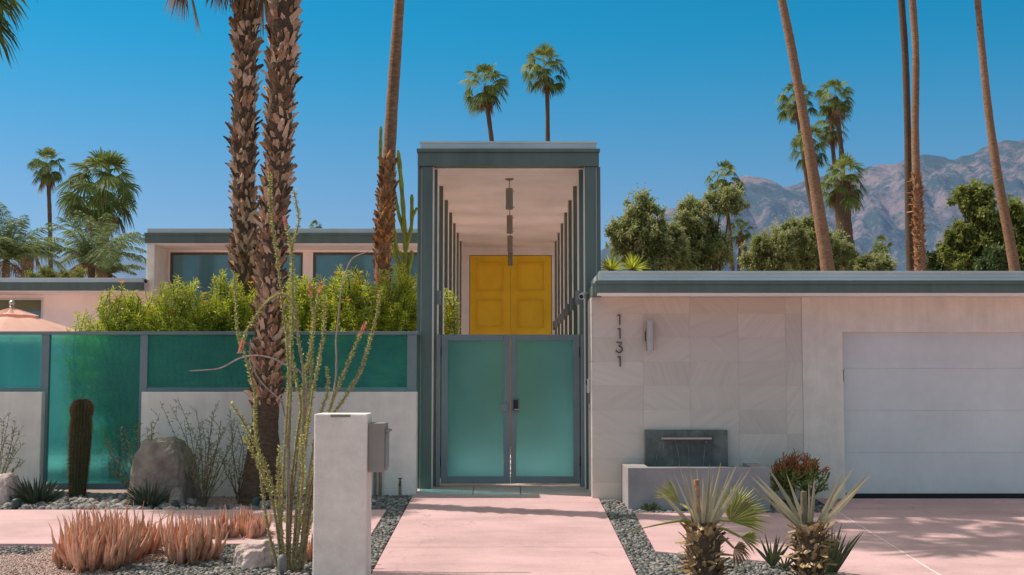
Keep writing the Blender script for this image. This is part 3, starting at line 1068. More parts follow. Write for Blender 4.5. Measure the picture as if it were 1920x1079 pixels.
for pxw, shift, thick in ((1243, -14, 0.0035), (1244, 1, 0.0028), (1254, 7, 0.0028), (1265, 9, 0.004), (1325, -6, 0.0045), (1289, 3, 0.0025)):
    yw = bky - 0.095
    pts = []
    for k in range(12):
        q = k / 11
        pts.append(at(pxw + shift * (1 - (1 - q) ** 2) + rw.uniform(-0.5, 0.5), 825 + 52 * q, yw - 0.03 * q))
    b = MB(); b.tube(pts, [thick * rw.uniform(0.2, 0.9) for _ in pts], 6); b.build("water_trickle", mt_, ft, smooth=True)
for pxw in (1284, 1294):
    pass

# ------------------------------------------------------------------ glass fence on a low wall
NY = 16.35
fence = thing("glass_fence", "slate framed frosted teal glass fence standing on a low white wall", "fence", (-5, NY, 0))
ztop, zrail = Z(621.8, NY), Z(628, NY)
zr1, zr0 = Z(727, NY), Z(734.5, NY)
zg = Z(907, NY)
xe = X(781.5, NY)
LX = -12.0
b = MB(); b.box(LX, xe + 0.02, NY - 0.01, NY + 0.09, zrail, ztop); b.build("top_rail", M["slate"], fence, bevel=0.004)
b = MB(); b.box(xe - 0.08, xe + 0.02, NY + 0.091, PY + 0.05, zrail, ztop); b.build("top_rail", M["slate"], fence, bevel=0.004)
posts = [(76, 90.5), (261.5, 275.5), (510, 525), (763, 781)]
for a, c in posts:
    b = MB(); b.box(X(a, NY), X(c, NY), NY, NY + 0.08, gz(NY) - 0.1 if a < 300 else zr0, zrail - 0.001); b.build("post", M["slate"], fence, bevel=0.004)
segs = [(-600, 76, True), (90.5, 261.5, False), (275.5, 510, True), (525, 763, True)]
for a, c, low in segs:
    x0, x1 = X(a, NY), X(c, NY)
    if low:
        b = MB(); b.box(x0 + 0.001, x1 - 0.001, NY + 0.003, NY + 0.077, zr0, zr1); b.build("bottom_rail", M["slate"], fence, bevel=0.003)
    else:
        b = MB(); b.box(x0 + 0.001, x1 - 0.001, NY + 0.003, NY + 0.077, zg - 0.08, zg); b.build("bottom_rail", M["slate"], fence, bevel=0.003)
    b = MB(); b.box(x0 + 0.002, x1 - 0.002, NY + 0.03, NY + 0.042, (zr1 if low else zg) + 0.001, zrail - 0.001); b.build("glass_panel", M["glass"], fence)
b = MB(); b.box(xe - 0.045, xe - 0.033, NY + 0.082, PY + 0.04, zg, zrail - 0.001); b.build("glass_panel", M["glass"], fence)
for a, c in ((-600, 79.5), (265.5, 781.5)):
    b = MB(); b.box(X(a, NY - 0.12), X(c, NY - 0.12), NY - 0.12, NY + 0.1, -0.5, zr0 - 0.003); b.build("low_wall", M["stucco"], fence, bevel=0.012)

# ------------------------------------------------------------------ house behind
HF, HW = 25.0, 26.1
house = thing("house", "white house wing with long windows, grey green fascia and end fin, behind the shrubs", "house", (-4, HW, 0))
hx0, hx1 = X(267, HF), -1.5
b = MB(); b.box(X(265, HF), hx1, HF, HF + 0.15, Z(456.5, HF), Z(437.5, HF)); b.box(X(264.5, HF), hx1, HF - 0.02, HF + 0.15, Z(441, HF), Z(437, HF))
b.build("fascia", M["green"], house, bevel=0.006)
b = MB(); b.box(X(269, HF), hx1, HF + 0.02, HF + 0.3, Z(436.9, HF), Z(428.5, HF)); b.build("gutter", M["metal"], house, bevel=0.004)
b = MB(); b.box(X(269, HF) + 0.01, hx1, HF + 0.16, 34, Z(456.5, HF) + 0.01, Z(430, HF)); b.build("roof_deck", M["roof"], house)
b = MB(); b.box(X(268, HF), hx1, HF + 0.02, 33.9, Z(458.5, HF), Z(456.5, HF)); b.build("soffit", M["plaster"], house)
b = MB(); b.box(X(268.5, HF), X(283.5, HF), HF + 0.03, HW + 0.2, -0.1, Z(458.6, HF)); b.build("end_fin", M["stucco"], house, bevel=0.01)
zh = Z(473.5, HW)
b = MB()
b.box(X(283.5, HF), hx1, HW, HW + 0.15, zh, Z(458.6, HF))
for a, c in ((303, 314), (565, 584)):
    b.box(X(a, HW), X(c, HW), HW - 0.005, HW + 0.15, -0.1, zh - 0.001)
b.box(X(283.5, HF), hx1, HW + 0.01, HW + 0.15, -0.1, 0.25)
b.box(X(283.5, HF), hx1, HW + 0.5, 33.8, -0.1, 0.0)
b.box(X(268.5, HF), X(268.5, HF) + 0.15, HW + 0.21, 33.8, -0.1, Z(458.6, HF))
b.box(X(268.5, HF), hx1, 33.8, 33.95, -0.1, Z(458.6, HF))
b.build("front_wall", M["plaster"], house)
for a, c in ((314, 565), (584, 795)):
    xa, xb = X(a, HW), X(c, HW)
    b = MB()
    t_ = 0.05
    b.box(xa, xa + t_, HW + 0.02, HW + 0.1, 0.25, zh - 0.002); b.box(xb - t_, xb, HW + 0.02, HW + 0.1, 0.25, zh - 0.002)
    b.box(xa + t_, xb - t_, HW + 0.02, HW + 0.1, zh - t_ - 0.002, zh - 0.002); b.box(xa + t_, xb - t_, HW + 0.02, HW + 0.1, 0.25, 0.25 + t_)
    wn = b.build("window", M["bronze"], house)
    b = MB(); b.box(xa + t_, xb - t_, HW + 0.05, HW + 0.062, 0.25 + t_, zh - t_ - 0.002); b.build("pane", M["window"], wn)

LF, LW = 24.6, 25.6
low = thing("low_house", "low flat roofed building behind the umbrella at the left edge", "house", (-12, LW, 0))
lx0, lx1 = -24.0, X(264, LF) - 0.01
b = MB(); b.box(lx0, lx1, LF, LF + 0.12, Z(545.5, LF), Z(530, LF)); b.build("fascia", M["green"], low, bevel=0.006)
b = MB(); b.box(lx0, lx1, LF + 0.01, LF + 0.3, Z(530, LF) + 0.001, Z(521.5, LF)); b.build("gutter", M["metal"], low, bevel=0.005)
b = MB(); b.box(lx0, lx1, LF + 0.13, 33, Z(545.5, LF) + 0.02, Z(523, LF)); b.build("roof_deck", M["roof"], low)
b = MB(); b.box(lx0, lx1, LF + 0.02, 32.9, Z(547.5, LF), Z(545.5, LF) + 0.015); b.build("soffit", M["plaster"], low)
wxe = X(77, LW)
zwh = Z(559, LW)
b = MB()
b.box(wxe, lx1 + 0.3, LW, LW + 0.2, -0.1, Z(547.5, LF) + 0.02)
b.box(lx0, wxe, LW, LW + 0.2, zwh, Z(547.5, LF) + 0.02)
b.box(lx0, wxe, LW, LW + 0.2, -0.1, 0.9)
b.box(lx0, lx1, 32.5, 32.7, -0.1, Z(547.5, LF))
b.build("front_wall", M["plaster"], low)
b = MB()
b.box(wxe - 0.04, wxe - 0.001, LW - 0.01, LW + 0.15, 0.9, zwh - 0.002); b.box(lx0 + 1, wxe - 0.04, LW - 0.01, LW + 0.15, zwh - 0.045, zwh - 0.002)
b.box(lx0 + 1, wxe - 0.04, LW - 0.01, LW + 0.15, 0.9, 0.95)
wn = b.build("window", M["white_plastic"], low)
b = MB(); b.box(lx0 + 1, wxe - 0.045, LW + 0.1, LW + 0.112, 0.95, zwh - 0.05); b.build("pane", M["window"], wn)
b = MB(); b.box(lx0 + 1, wxe - 0.05, LW + 0.05, LW + 0.065, Z(582, LW), zwh - 0.05); b.build("blind", M["blind"], wn)

# umbrella behind the fence
UY = 19.6
ux = X(18, UY)
um = thing("patio_umbrella", "pale pink patio umbrella with silver ball finial behind the fence", "umbrella", (ux, UY, 0))
zap = Z(577, UY)
def canopy(b, z0, r0, z1, r1, n=8, sag=0.02):
    v, f = [], []
    m = 6
    for j in range(m + 1):
        k = j / m
        for i in range(n * 4):
            a = i / (n * 4) * 2 * math.pi + 0.25
            fr = abs((i % 4) - 2) / 2.0
            r = r0 + (r1 - r0) * k
            r *= 1 - (1 - fr) * 0.05
            z = z0 + (z1 - z0) * k - sag * math.sin(math.pi * k) * (1 - fr)
            v.append((ux + r * math.cos(a), UY + r * math.sin(a), z))
    q = n * 4
    for j in range(m):
        for i in range(q):
            f.append((j * q + i, (j + 1) * q + i, (j + 1) * q + (i + 1) % q, j * q + (i + 1) % q))
    b.add(v, f)
b = MB(); canopy(b, Z(588, UY), 0.2, Z(637, UY), 1.5); b.build("canopy", M["canvas"], um)
b = MB(); canopy(b, zap, 0.01, Z(592, UY), 0.42, sag=0.05); b.build("vent_flap", M["canvas"], um)
b = MB(); b.tube([(ux, UY, -0.05), (ux, UY, zap)], 0.022, 12); b.build("pole", M["chrome"], um, smooth=True)
b = MB(); b.tube([(ux, UY, zap + 0.0), (ux, UY, zap + 0.02), (ux, UY, zap + 0.03)] + [(ux, UY, zap + 0.07 - 0.046 * math.cos(a)) for a in np.linspace(0.4, math.pi, 9)],
                 [0.04, 0.035, 0.02] + [max(0.002, 0.046 * math.sin(a)) for a in np.linspace(0.4, math.pi, 9)], 16); b.build("finial", M["chrome"], um, smooth=True)
b = MB(); b.tube([(ux, UY, 0.0), (ux, UY, 0.08)], 0.3, 20); b.build("base", M["basin"], um)

# ------------------------------------------------------------------ mailbox pillar
MY = 10.55
mz = Z(776.5, MY)
pil = MB()
px0, px1 = X(590, MY), X(689, MY)
pil.box(px0, px1, MY, MY + 0.40, gz(MY) - 0.2, mz)
post = thing("mailbox_pillar", "free standing white stucco pillar beside the path carrying a mailbox", "pillar", (px0, MY, gz(MY)))
pil.build("pillar_body", M["pillar"], post, bevel=0.012)
b = MB(); b.box(X(620.5, MY), X(657.5, MY), MY - 0.006, MY + 0.001, Z(782.5, MY), Z(777.5, MY)); b.build("name_plate", M["fixture"], post)
y0 = MY + 0.06
ma, mb_ = px1 + 0.002, X(722, y0)
mbx = thing("mailbox", "grey metal mailbox fixed to the right side of the stucco pillar", "mailbox", (ma, y0, Z(886, y0)))
b = MB(); b.box(ma - 0.012 + 0.012, mb_, y0, y0 + 0.32, Z(886, y0), Z(794, y0)); b.build("box_body", M["mail"], mbx, bevel=0.006)
b = MB(); b.box(mb_ + 0.001, mb_ + 0.012, y0 + 0.02, y0 + 0.30, Z(880, y0), Z(812, y0)); dr_ = b.build("door", M["fixture"], mbx, bevel=0.003)
b = MB(); b.tube([(mb_ + 0.012, y0 + 0.16, Z(826, y0)), (mb_ + 0.018, y0 + 0.16, Z(826, y0))], 0.012, 10); b.build("lock", M["chrome"], dr_)
b = MB(); b.box(mb_ + 0.001, mb_ + 0.035, y0 + 0.02, y0 + 0.30, Z(812, y0) + 0.004, Z(808, y0) + 0.006); b.build("slot_hood", M["mail"], mbx, bevel=0.003)

# pipes and tap at the wall
for k, p in enumerate((704.5, 714.5)):
    yy = NY - 0.17
    b = MB(); b.tube([(X(p, yy), yy, -0.2), (X(p, yy), yy, Z(845, yy))], 0.02, 10)
    tag(b.build("conduit_pipe", M["copper"], smooth=True), ["left of two thin upright pipes against the low wall behind the mailbox", "right of two thin upright pipes against the low wall behind the mailbox"][k], "pipe", "pipes on the low wall")
ty = 16.0
tp = thing("garden_tap", "small old garden tap on a standpipe in front of the low wall", "tap", (X(751, ty), ty, gz(ty)))
tx_ = X(751.5, ty)
b = MB(); b.tube([(tx_, ty, gz(ty) - 0.05), (tx_, ty, Z(903, ty))], [0.022, 0.018], 10); b.build("standpipe", M["copper"], tp, smooth=True)
b = MB(); b.tube([(tx_, ty + .03, Z(904, ty)), (tx_, ty - 0.04, Z(905, ty)), (tx_, ty - 0.075, Z(909, ty))], 0.017, 10); b.tube([(tx_, ty, Z(904, ty)), (tx_, ty, Z(898, ty))], 0.012, 8); b.build("spout", M["bronze"], tp, smooth=True)
b = MB(); b.tube([(tx_ - 0.028, ty, Z(897.5, ty)), (tx_ + 0.028, ty, Z(897.5, ty))], 0.008, 8); b.build("handle", M["bronze"], tp, smooth=True)
#PART2

# ================================================================== vegetation
def fan_frond(b, base, d, pet, L, nseg=18, spread=2.6, droop=0.25, w=None, var=0.5, sag=0.15, pw=0.02, R_=None):
    """one costapalmate palm leaf: a stalk and a pleated fan of tapering segments"""
    R_ = R_ or random
    d = Vector(d).normalized()
    base = Vector(base)
    up = Vector((0, 0, 1))
    horiz = math.sqrt(max(0.0, 1 - d.z * d.z))
    side = d.cross(up)
    if side.length < 1e-3:
        side = Vector((1, 0, 0))
    side.normalize()
    nrm = side.cross(d)
    hub = base + d * pet - up * (sag * pet)
    hq = (0.12 + 0.42 * horiz) * R_.uniform(0.6, 1.3)
    t = ((hub - base).normalized() * (1 - hq) - up * (hq + droop * 0.2)).normalized()
    side = (side - t * side.dot(t)).normalized()
    roll = R_.uniform(-0.75, 0.75)
    side = (side * math.cos(roll) + side.cross(t) * math.sin(roll)).normalized()
    nrm = side.cross(t)
    mid = base.lerp(hub, 0.5) + up * (sag * pet * 0.25)
    v, f = [], []
    for c in (base, mid, hub):
        v += [c - side * pw / 2, c + side * pw / 2]
    f = [(0, 1, 3, 2), (2, 3, 5, 4)]
    b.add(v, f, min(1, var + 0.3))
    w = w or L * spread / nseg * 0.62
    v, f, vr = [], [], []
    for i in range(nseg):
        a = (i / (nseg - 1) - 0.5) * spread + R_.uniform(-0.04, 0.04)
        dd = t * math.cos(a) + side * math.sin(a) + nrm * (0.18 * math.cos(a * 1.4) + R_.uniform(-0.05, 0.05))
        dd.normalize()
        l = L * (0.72 + 0.28 * math.cos(a * 0.7)) * R_.uniform(0.88, 1.05)
        pr = dd.cross(nrm).normalized()
        tw = nrm * R_.uniform(-0.4, 0.4)
        q = (pr + tw).normalized() * w / 2
        k = len(v)
        dr = droop * R_.uniform(0.7, 1.4)
        p1 = hub + dd * l * 0.4 - up * (dr * l * 0.10)
        p2 = hub + dd * l * 0.74 - up * (dr * l * 0.42)
        p3 = hub + dd * l * 0.93 - up * (dr * l * 0.95)
        v += [hub, p1 - q, p1 + q, p2 - q * 0.75, p2 + q * 0.75, p3]
        f += [(k, k + 1, k + 2), (k + 1, k + 3, k + 4, k + 2), (k + 3, k + 5, k + 4)]
        vr += [min(1, max(0, var + R_.uniform(-0.15, 0.15)))] * 6
    b.add(v, f, np.array(vr))
    return hub


def palm_crown(b, c, r, n, rnd, lo=-55, hi=82, nseg=18, dens=1.0, petk=0.60):
    c = Vector(c)
    for i in range(n):
        k = (i + rnd.random()) / n
        el = R(hi + (lo - hi) * k ** 1.05)
        az = i * 2.39996 + rnd.uniform(-0.3, 0.3)
        d = Vector((math.cos(az) * math.cos(el), math.sin(az) * math.cos(el), math.sin(el)))
        rr = r * rnd.uniform(0.85, 1.08)
        fan_frond(b, c - Vector((0, 0, 0.10 * r * k * 2)), d, rr * petk * (0.75 + 0.45 * min(1, 2 * k)), rr * 0.54, nseg, rnd.uniform(2.4, 3.5), rnd.uniform(0.05, 0.35) + 0.2 * k, w=rr * 0.6 * 2.7 / nseg * 0.55,
                  var=0.25 + 0.35 * (1 - k) + rnd.uniform(-0.12, 0.2), sag=0.10 + 0.2 * k, pw=r * 0.016, R_=rnd)


def skirt_mesh(b, c, r, n, rnd, length, nseg=10):
    c = Vector(c)
    for i in range(n):
        az = rnd.uniform(0, 6.283)
        k = rnd.random()
        d = Vector((math.cos(az) * 0.35, math.sin(az) * 0.35, -1))
        fan_frond(b, c + Vector((math.cos(az), math.sin(az), 0)) * r - Vector((0, 0, k * length * 0.55)), d, length * 0.25, length * rnd.uniform(0.3, 0.5), nseg, 1.3, 0.7,
                  var=rnd.random(), sag=0.1, pw=length * 0.02, R_=rnd)


def far_palm(name, label, pts, Y, rpx, rt, seed, nf=34, skirt=0.5, group="tall fan palms in the distance", bark="bark_dark", nseg=18, lo=-55, down=0.0, hi=82):
    """pts: trunk pixel polyline from crown centre downwards; the last point runs on to the ground"""
    rnd = random.Random(seed)
    P = [at(p[0], p[1], Y) for p in pts]
    if P[-1].z > 0.3:
        d = P[-1] - P[-2]
        e = P[-1] + d * ((P[-1].z + 0.2) / max(0.01, -d.z)) if d.z < 0 else Vector((P[-1].x, Y, -0.2))
        if abs(e.x - P[-1].x) > 3:
            e.x = P[-1].x + math.copysign(3, e.x - P[-1].x)
        P.append(Vector((e.x, Y, -0.2)))
    root = thing(name, label, "palm tree", (P[-1].x, Y, 0), group)
    crown_c = P[0].copy()
    P[0] = P[0] + (P[1] - P[0]).normalized() * (rpx * Y / F * 0.28)
    path = catmull(P, 8)
    n = len(path)
    rad = [rt * (1.0 + 0.35 * (i / n) ** 3) * rnd.uniform(0.93, 1.07) for i in range(n)]
    b = MB(); b.tube(path, rad, 10); b.build("trunk", M[bark], root, smooth=True)
    r = rpx * Y / F
    c = crown_c
    b = MB(); palm_crown(b, c, r, int(nf * 1.0), rnd, lo=lo, nseg=nseg, hi=hi); b.build("crown", M["palm_leaf"], root)
    if skirt > 0:
        b = MB(); skirt_mesh(b, c - Vector((0, 0, r * 0.3)), rt * 1.1, 16, rnd, r * skirt * 2); b.build("dead_leaf_skirt", M["palm_dead"], root)
    return root


far_palm("fan_palm", "leaning slim fan palm, left of the pair above the portico roof", [(910, 150), (914, 200), (922, 266), (928, 330)], 90, 47, 0.17, 1, 36, 0.42)
far_palm("fan_palm", "straight slim fan palm, right and taller of the pair above the portico roof", [(1020, 118), (1026, 180), (1027, 266), (1027, 340)], 92, 43, 0.16, 2, 34, 0.42)
far_palm("fan_palm", "slender fan palm with small crown at far left above the low roof", [(88, 303), (92, 370), (94, 440), (95, 500)], 118, 33, 0.2, 3, 34, 0.6)
far_palm("fan_palm", "large bushy fan palm with broad crown at left above the low roof", [(192, 338), (194, 400), (193, 460), (191, 510)], 66, 73, 0.32, 4, 46, 0.5, bark="bark", nseg=24, lo=-45)
G2 = "cluster of fan palms behind the leaning bare trunk"
far_palm("fan_palm", "fan palm crown behind the upper part of the leaning bare trunk", [(1492, 178), (1500, 240), (1512, 330), (1524, 400)], 84, 39, 0.17, 5, 34, 0.4, G2)
far_palm("fan_palm", "topmost fan palm crown right of the leaning bare trunk", [(1566, 172), (1569, 215), (1577, 277), (1580, 330)], 82, 37, 0.16, 6, 36, 0.55, G2)
far_palm("fan_palm", "fan palm crown just below the topmost crown of the cluster", [(1558, 222), (1561, 270), (1566, 330), (1570, 400)], 88, 36, 0.16, 7, 32, 0.5, G2)
far_palm("fan_palm", "lowest left fan palm crown hidden behind the leaning trunk", [(1519, 262), (1521, 330), (1524, 400), (1527, 450)], 80, 38, 0.15, 8, 32, 0.5, G2)
far_palm("fan_palm", "stout short fan palm with thick shaggy trunk beside the leaning trunk", [(1581, 328), (1581, 400), (1585, 445), (1590, 500)], 62, 50, 0.40, 9, 38, 0.4, G2, lo=-50)
far_palm("fan_palm", "small fan palm standing above the olive tree near the mountain slope", [(1358, 328), (1361, 370), (1366, 420), (1370, 470)], 95, 36, 0.16, 10, 32, 0.4)
far_palm("fan_palm", "small fan palm between the olive tree and the grey green bushes", [(1388, 425), (1388, 460), (1386, 500), (1386, 520)], 95, 22, 0.14, 11, 28, 0.6)
far_palm("fan_palm", "little fan palm low behind the roof, left of the paired bare trunks", [(1652, 458), (1652, 480), (1653, 505), (1653, 520)], 100, 22, 0.2, 12, 30, 0.0)
far_palm("fan_palm", "fan palm top just showing above the middle house roof", [(592, 424), (592, 440), (592, 480), (592, 520)], 105, 16, 0.2, 13, 26, 0.0)
far_palm("fan_palm", "small fan palm with brown dead skirt at far left edge", [(57, 455), (55, 475), (52, 500), (50, 520)], 70, 20, 0.3, 14, 28, 0.9)


def boots(b, path, rad, rnd, rows, per, size, out=0.5, jitter=0.35, lo=0.0, hi=1.0, droop=0.0):
    """old leaf bases: curved tapering scales that point up and lean out of the trunk"""
    n = len(path)
    for j in range(rows):
        k = lo + (hi - lo) * (j + 0.5) / rows
        fi = k * (n - 1)
        i = min(n - 2, int(fi))
        c = path[i].lerp(path[i + 1], fi - i)
        ax = (path[i] - path[i + 1]).normalized()
        if ax.z < 0:
            ax = -ax
        r = rad[i] + (rad[i + 1] - rad[i]) * (fi - i)
        for m in range(per):
            a = (m + 0.5 * (j % 2)) / per * 6.2832 + rnd.uniform(-0.2, 0.2)
            nrm = Vector((math.cos(a), math.sin(a), 0))
            nrm = (nrm - ax * nrm.dot(ax)).normalized()
            tan = ax.cross(nrm).normalized()
            s = size * rnd.choice((0.55, 0.75, 0.9, 1.0, 1.15, 1.45)) * rnd.uniform(0.9, 1.1)
            lean = rnd.uniform(0.02, 0.75) ** 1.3 * out
            twist = rnd.choice((-1, 1)) * rnd.uniform(0.05, 1.25)
            up = (ax + tan * twist + nrm * lean).normalized()
            if rnd.random() < droop:
                up = (ax * rnd.uniform(-0.5, 0.2) + tan * twist + nrm * 1.0).normalized()
            wv = (tan - up * tan.dot(up)).normalized()
            p0 = c + nrm * (r * 0.92) + ax * rnd.uniform(-jitter, jitter) * size
            w0 = s * rnd.uniform(0.45, 0.75)
            tip = rnd.uniform(0.25, 1.1)
            th = up.cross(wv)
            if th.dot(nrm) < 0:
                th = -th
            v, f = [], []
            for q, (kk, ww) in enumerate(((0, 1.0), (0.45, 0.75), (0.8, 0.5), (1.0, tip * 0.5))):
                cc = p0 + up * (s * kk) + nrm * (s * (lean * 0.5 + 0.16) * kk * kk) + wv * rnd.uniform(-0.04, 0.04) * s
                curl = th * (w0 * 0.22)
                v += [cc - wv * (w0 * ww / 2) - curl * ww, cc + th * 0.012 * s * 4, cc + wv * (w0 * ww / 2) - curl * ww]
                if q:
                    z = 3 * (q - 1)
                    f += [(z, z + 1, z + 4, z + 3), (z + 1, z + 2, z + 5, z + 4)]
            b.add(v, f, rnd.random())


def near_palm(label, pts, Y, seed, rtop, bark, bootmat, blo, bhi, rows, per, size, crown_z, crown_r, nf, group, out=0.6, droop=0.15, zbase=-0.2, dead=10, skirt_len=1.8, flare=0.0, nseg=22):
    """pts: (px, py, width_px) down the trunk"""
    rnd = random.Random(seed)
    P = [at(p[0], p[1], Y) for p in pts]
    W = [p[2] * Y / F / 2 for p in pts]
    d = P[0] - P[1]
    top = P[0] + d * ((crown_z - P[0].z) / d.z)
    P = [top] + P
    W = [rtop] + W
    if P[-1].z > zbase + 0.05:
        d = P[-1] - P[-2]
        P.append(P[-1] + d * ((P[-1].z - zbase) / -d.z))
        W.append(W[-1] * 1.1)
    root = thing("palm_tree", label, "palm tree", (P[-1].x, Y, P[-1].z), group)
    path = catmull(P, 10)
    zs = np.array([p.z for p in P][::-1])
    rad = list(np.interp([p.z for p in path], zs, np.array(W[::-1])))
    tr = [r * (0.86 if rows > 90 and p.z > 1.9 else 1.0) * rnd.uniform(0.96, 1.04) for r, p in zip(rad, path)]
    b = MB(); b.tube(path, tr, 16); b.build("trunk", M[bark], root, smooth=True)
    if rows:
        b = MB(); boots(b, path, tr, rnd, rows, per, size, out, lo=blo, hi=bhi, droop=droop); b.build("leaf_bases", M[bootmat], root)
    if nf:
        b = MB(); palm_crown(b, top, crown_r, nf, rnd, nseg=nseg, lo=-45); b.build("crown", M["palm_leaf"], root)
        if dead:
            b = MB(); skirt_mesh(b, top - Vector((0, 0, 0.15)), rtop * 1.3, dead, rnd, skirt_len, 14); b.build("dead_leaf_skirt", M["palm_dead"], root)
    return root


G3 = "shaggy trunked palms at the left of the entrance"
near_palm("shaggy palm trunk rising behind the yellow flowering shrubs, left of a close pair",
          [(459, 0, 50), (460, 120, 46), (457, 250, 48), (457, 370, 47), (459, 470, 50), (462, 540, 50)], 19.0, 21, 0.24, "bark_dark", "boot", 0.0, 0.98, 125, 11, 0.155, 10.2, 1.6, 40, G3, out=0.38, droop=0.0, skirt_len=1.2)
near_palm("thick shaggy palm with flared smooth base standing in front of the low wall",
          [(535, 0, 62), (527, 150, 54), (521, 300, 52), (511, 430, 52), (505, 560, 52), (503, 650, 46), (501, 700, 47), (497, 800, 50), (493, 870, 64), (490, 932, 82)], 15.75, 22, 0.26, "bark_dark", "boot", 0.0, 0.70, 125, 11, 0.15, 10.0, 1.6, 32, G3, out=0.38, droop=0.0, zbase=-0.15, skirt_len=1.2)
near_palm("slim rusty brown palm trunk between the shrubs and the portico",
          [(749, 0, 20), (742, 100, 22), (735, 200, 23), (729, 300, 25), (723, 380, 29), (719, 440, 29), (716, 520, 28)], 20.5, 23, 0.10, "bark", "boot_orange", 0.50, 0.98, 80, 8, 0.13, 12.0, 1.8, 40, None, out=0.24, droop=0.0)
G4 = "tall bare palm trunks behind the garage roof"
near_palm("leaning bare palm trunk curving up behind the garage roof beside the palm cluster",
          [(1466, 0, 15), (1484, 90, 17), (1505, 210, 18), (1522, 310, 21), (1536, 400, 23), (1547, 470, 25), (1554, 520, 27)], 32, 24, 0.10, "bark", "boot_orange", 0.72, 0.9, 0, 7, 0.16, 17.5, 2.0, 36, G4, out=0.3, droop=0.1)
near_palm("left trunk of two tall bare palms standing close together behind the garage",
          [(1690, 0, 13), (1697, 100, 13), (1702, 250, 13), (1704, 380, 15), (1708, 520, 17)], 34, 25, 0.09, "bark_dark", "boot", 0.6, 0.9, 0, 7, 0.10, 18.0, 2.0, 36, G4, out=0.3)
near_palm("right redder trunk of two tall bare palms standing close together behind the garage",
          [(1711, 0, 13), (1717, 100, 13), (1716, 230, 14), (1717, 300, 15), (1721, 400, 17), (1726, 520, 20)], 33, 26, 0.09, "bark", "boot_orange", 0.62, 0.92, 75, 8, 0.12, 17.8, 2.0, 36, G4, out=0.35)
near_palm("slightly leaning bare palm trunk at far right behind the garage roof",
          [(1833, 0, 12), (1843, 110, 13), (1856, 230, 15), (1874, 350, 17), (1893, 450, 19), (1906, 525, 21)], 33, 27, 0.09, "bark", "boot_orange", 0.8, 0.92, 0, 7, 0.12, 17.5, 2.0, 36, G4, out=0.3)
# palm whose leaf reaches into the top left corner; its trunk stands left of the frame
rnd = random.Random(40)
cY = 17.3
cc = at(-145, -125, cY)
root = thing("palm_tree", "palm outside the left edge whose green leaf tips hang into the top left corner", "palm tree", (cc.x, cY, 0))
b = MB(); b.tube(catmull([cc, Vector((cc.x - 0.2, cY, 4)), Vector((cc.x - 0.2, cY, -0.2))], 8), 0.22, 12); b.build("trunk", M["bark_dark"], root, smooth=True)
b = MB(); palm_crown(b, cc, 1.5, 44, rnd, nseg=24); b.build("crown", M["palm_leaf"], root)
# dead fronds hanging from the two shaggy palms
def hanging(rootname_idx, spots, Y, L, seed):
    rnd = random.Random(seed)
    b = MB()
    for px, py in spots:
        p = at(px, py, Y)
        top = p + Vector((rnd.uniform(-0.15, 0.15), rnd.uniform(-0.1, 0.1), L))
        fan_frond(b, top, Vector((rnd.uniform(-0.1, 0.1), rnd.uniform(-0.1, 0.1), -1)), 0.15, L, 22, 0.75, 0.1, w=0.022, var=rnd.random(), sag=0.0, pw=0.03, R_=rnd)
    return b
pal = [o for o in C.objects if o.name.startswith("palm_tree")]
b = hanging(0, [(344, 48), (352, 25), (336, 20), (362, 10), (428, 20), (433, 12), (424, 6), (488, 45), (494, 60), (484, 30), (500, 25)], 18.9, 0.9, 5)
b.build("hanging_dead_leaves", M["palm_dead"], pal[0])


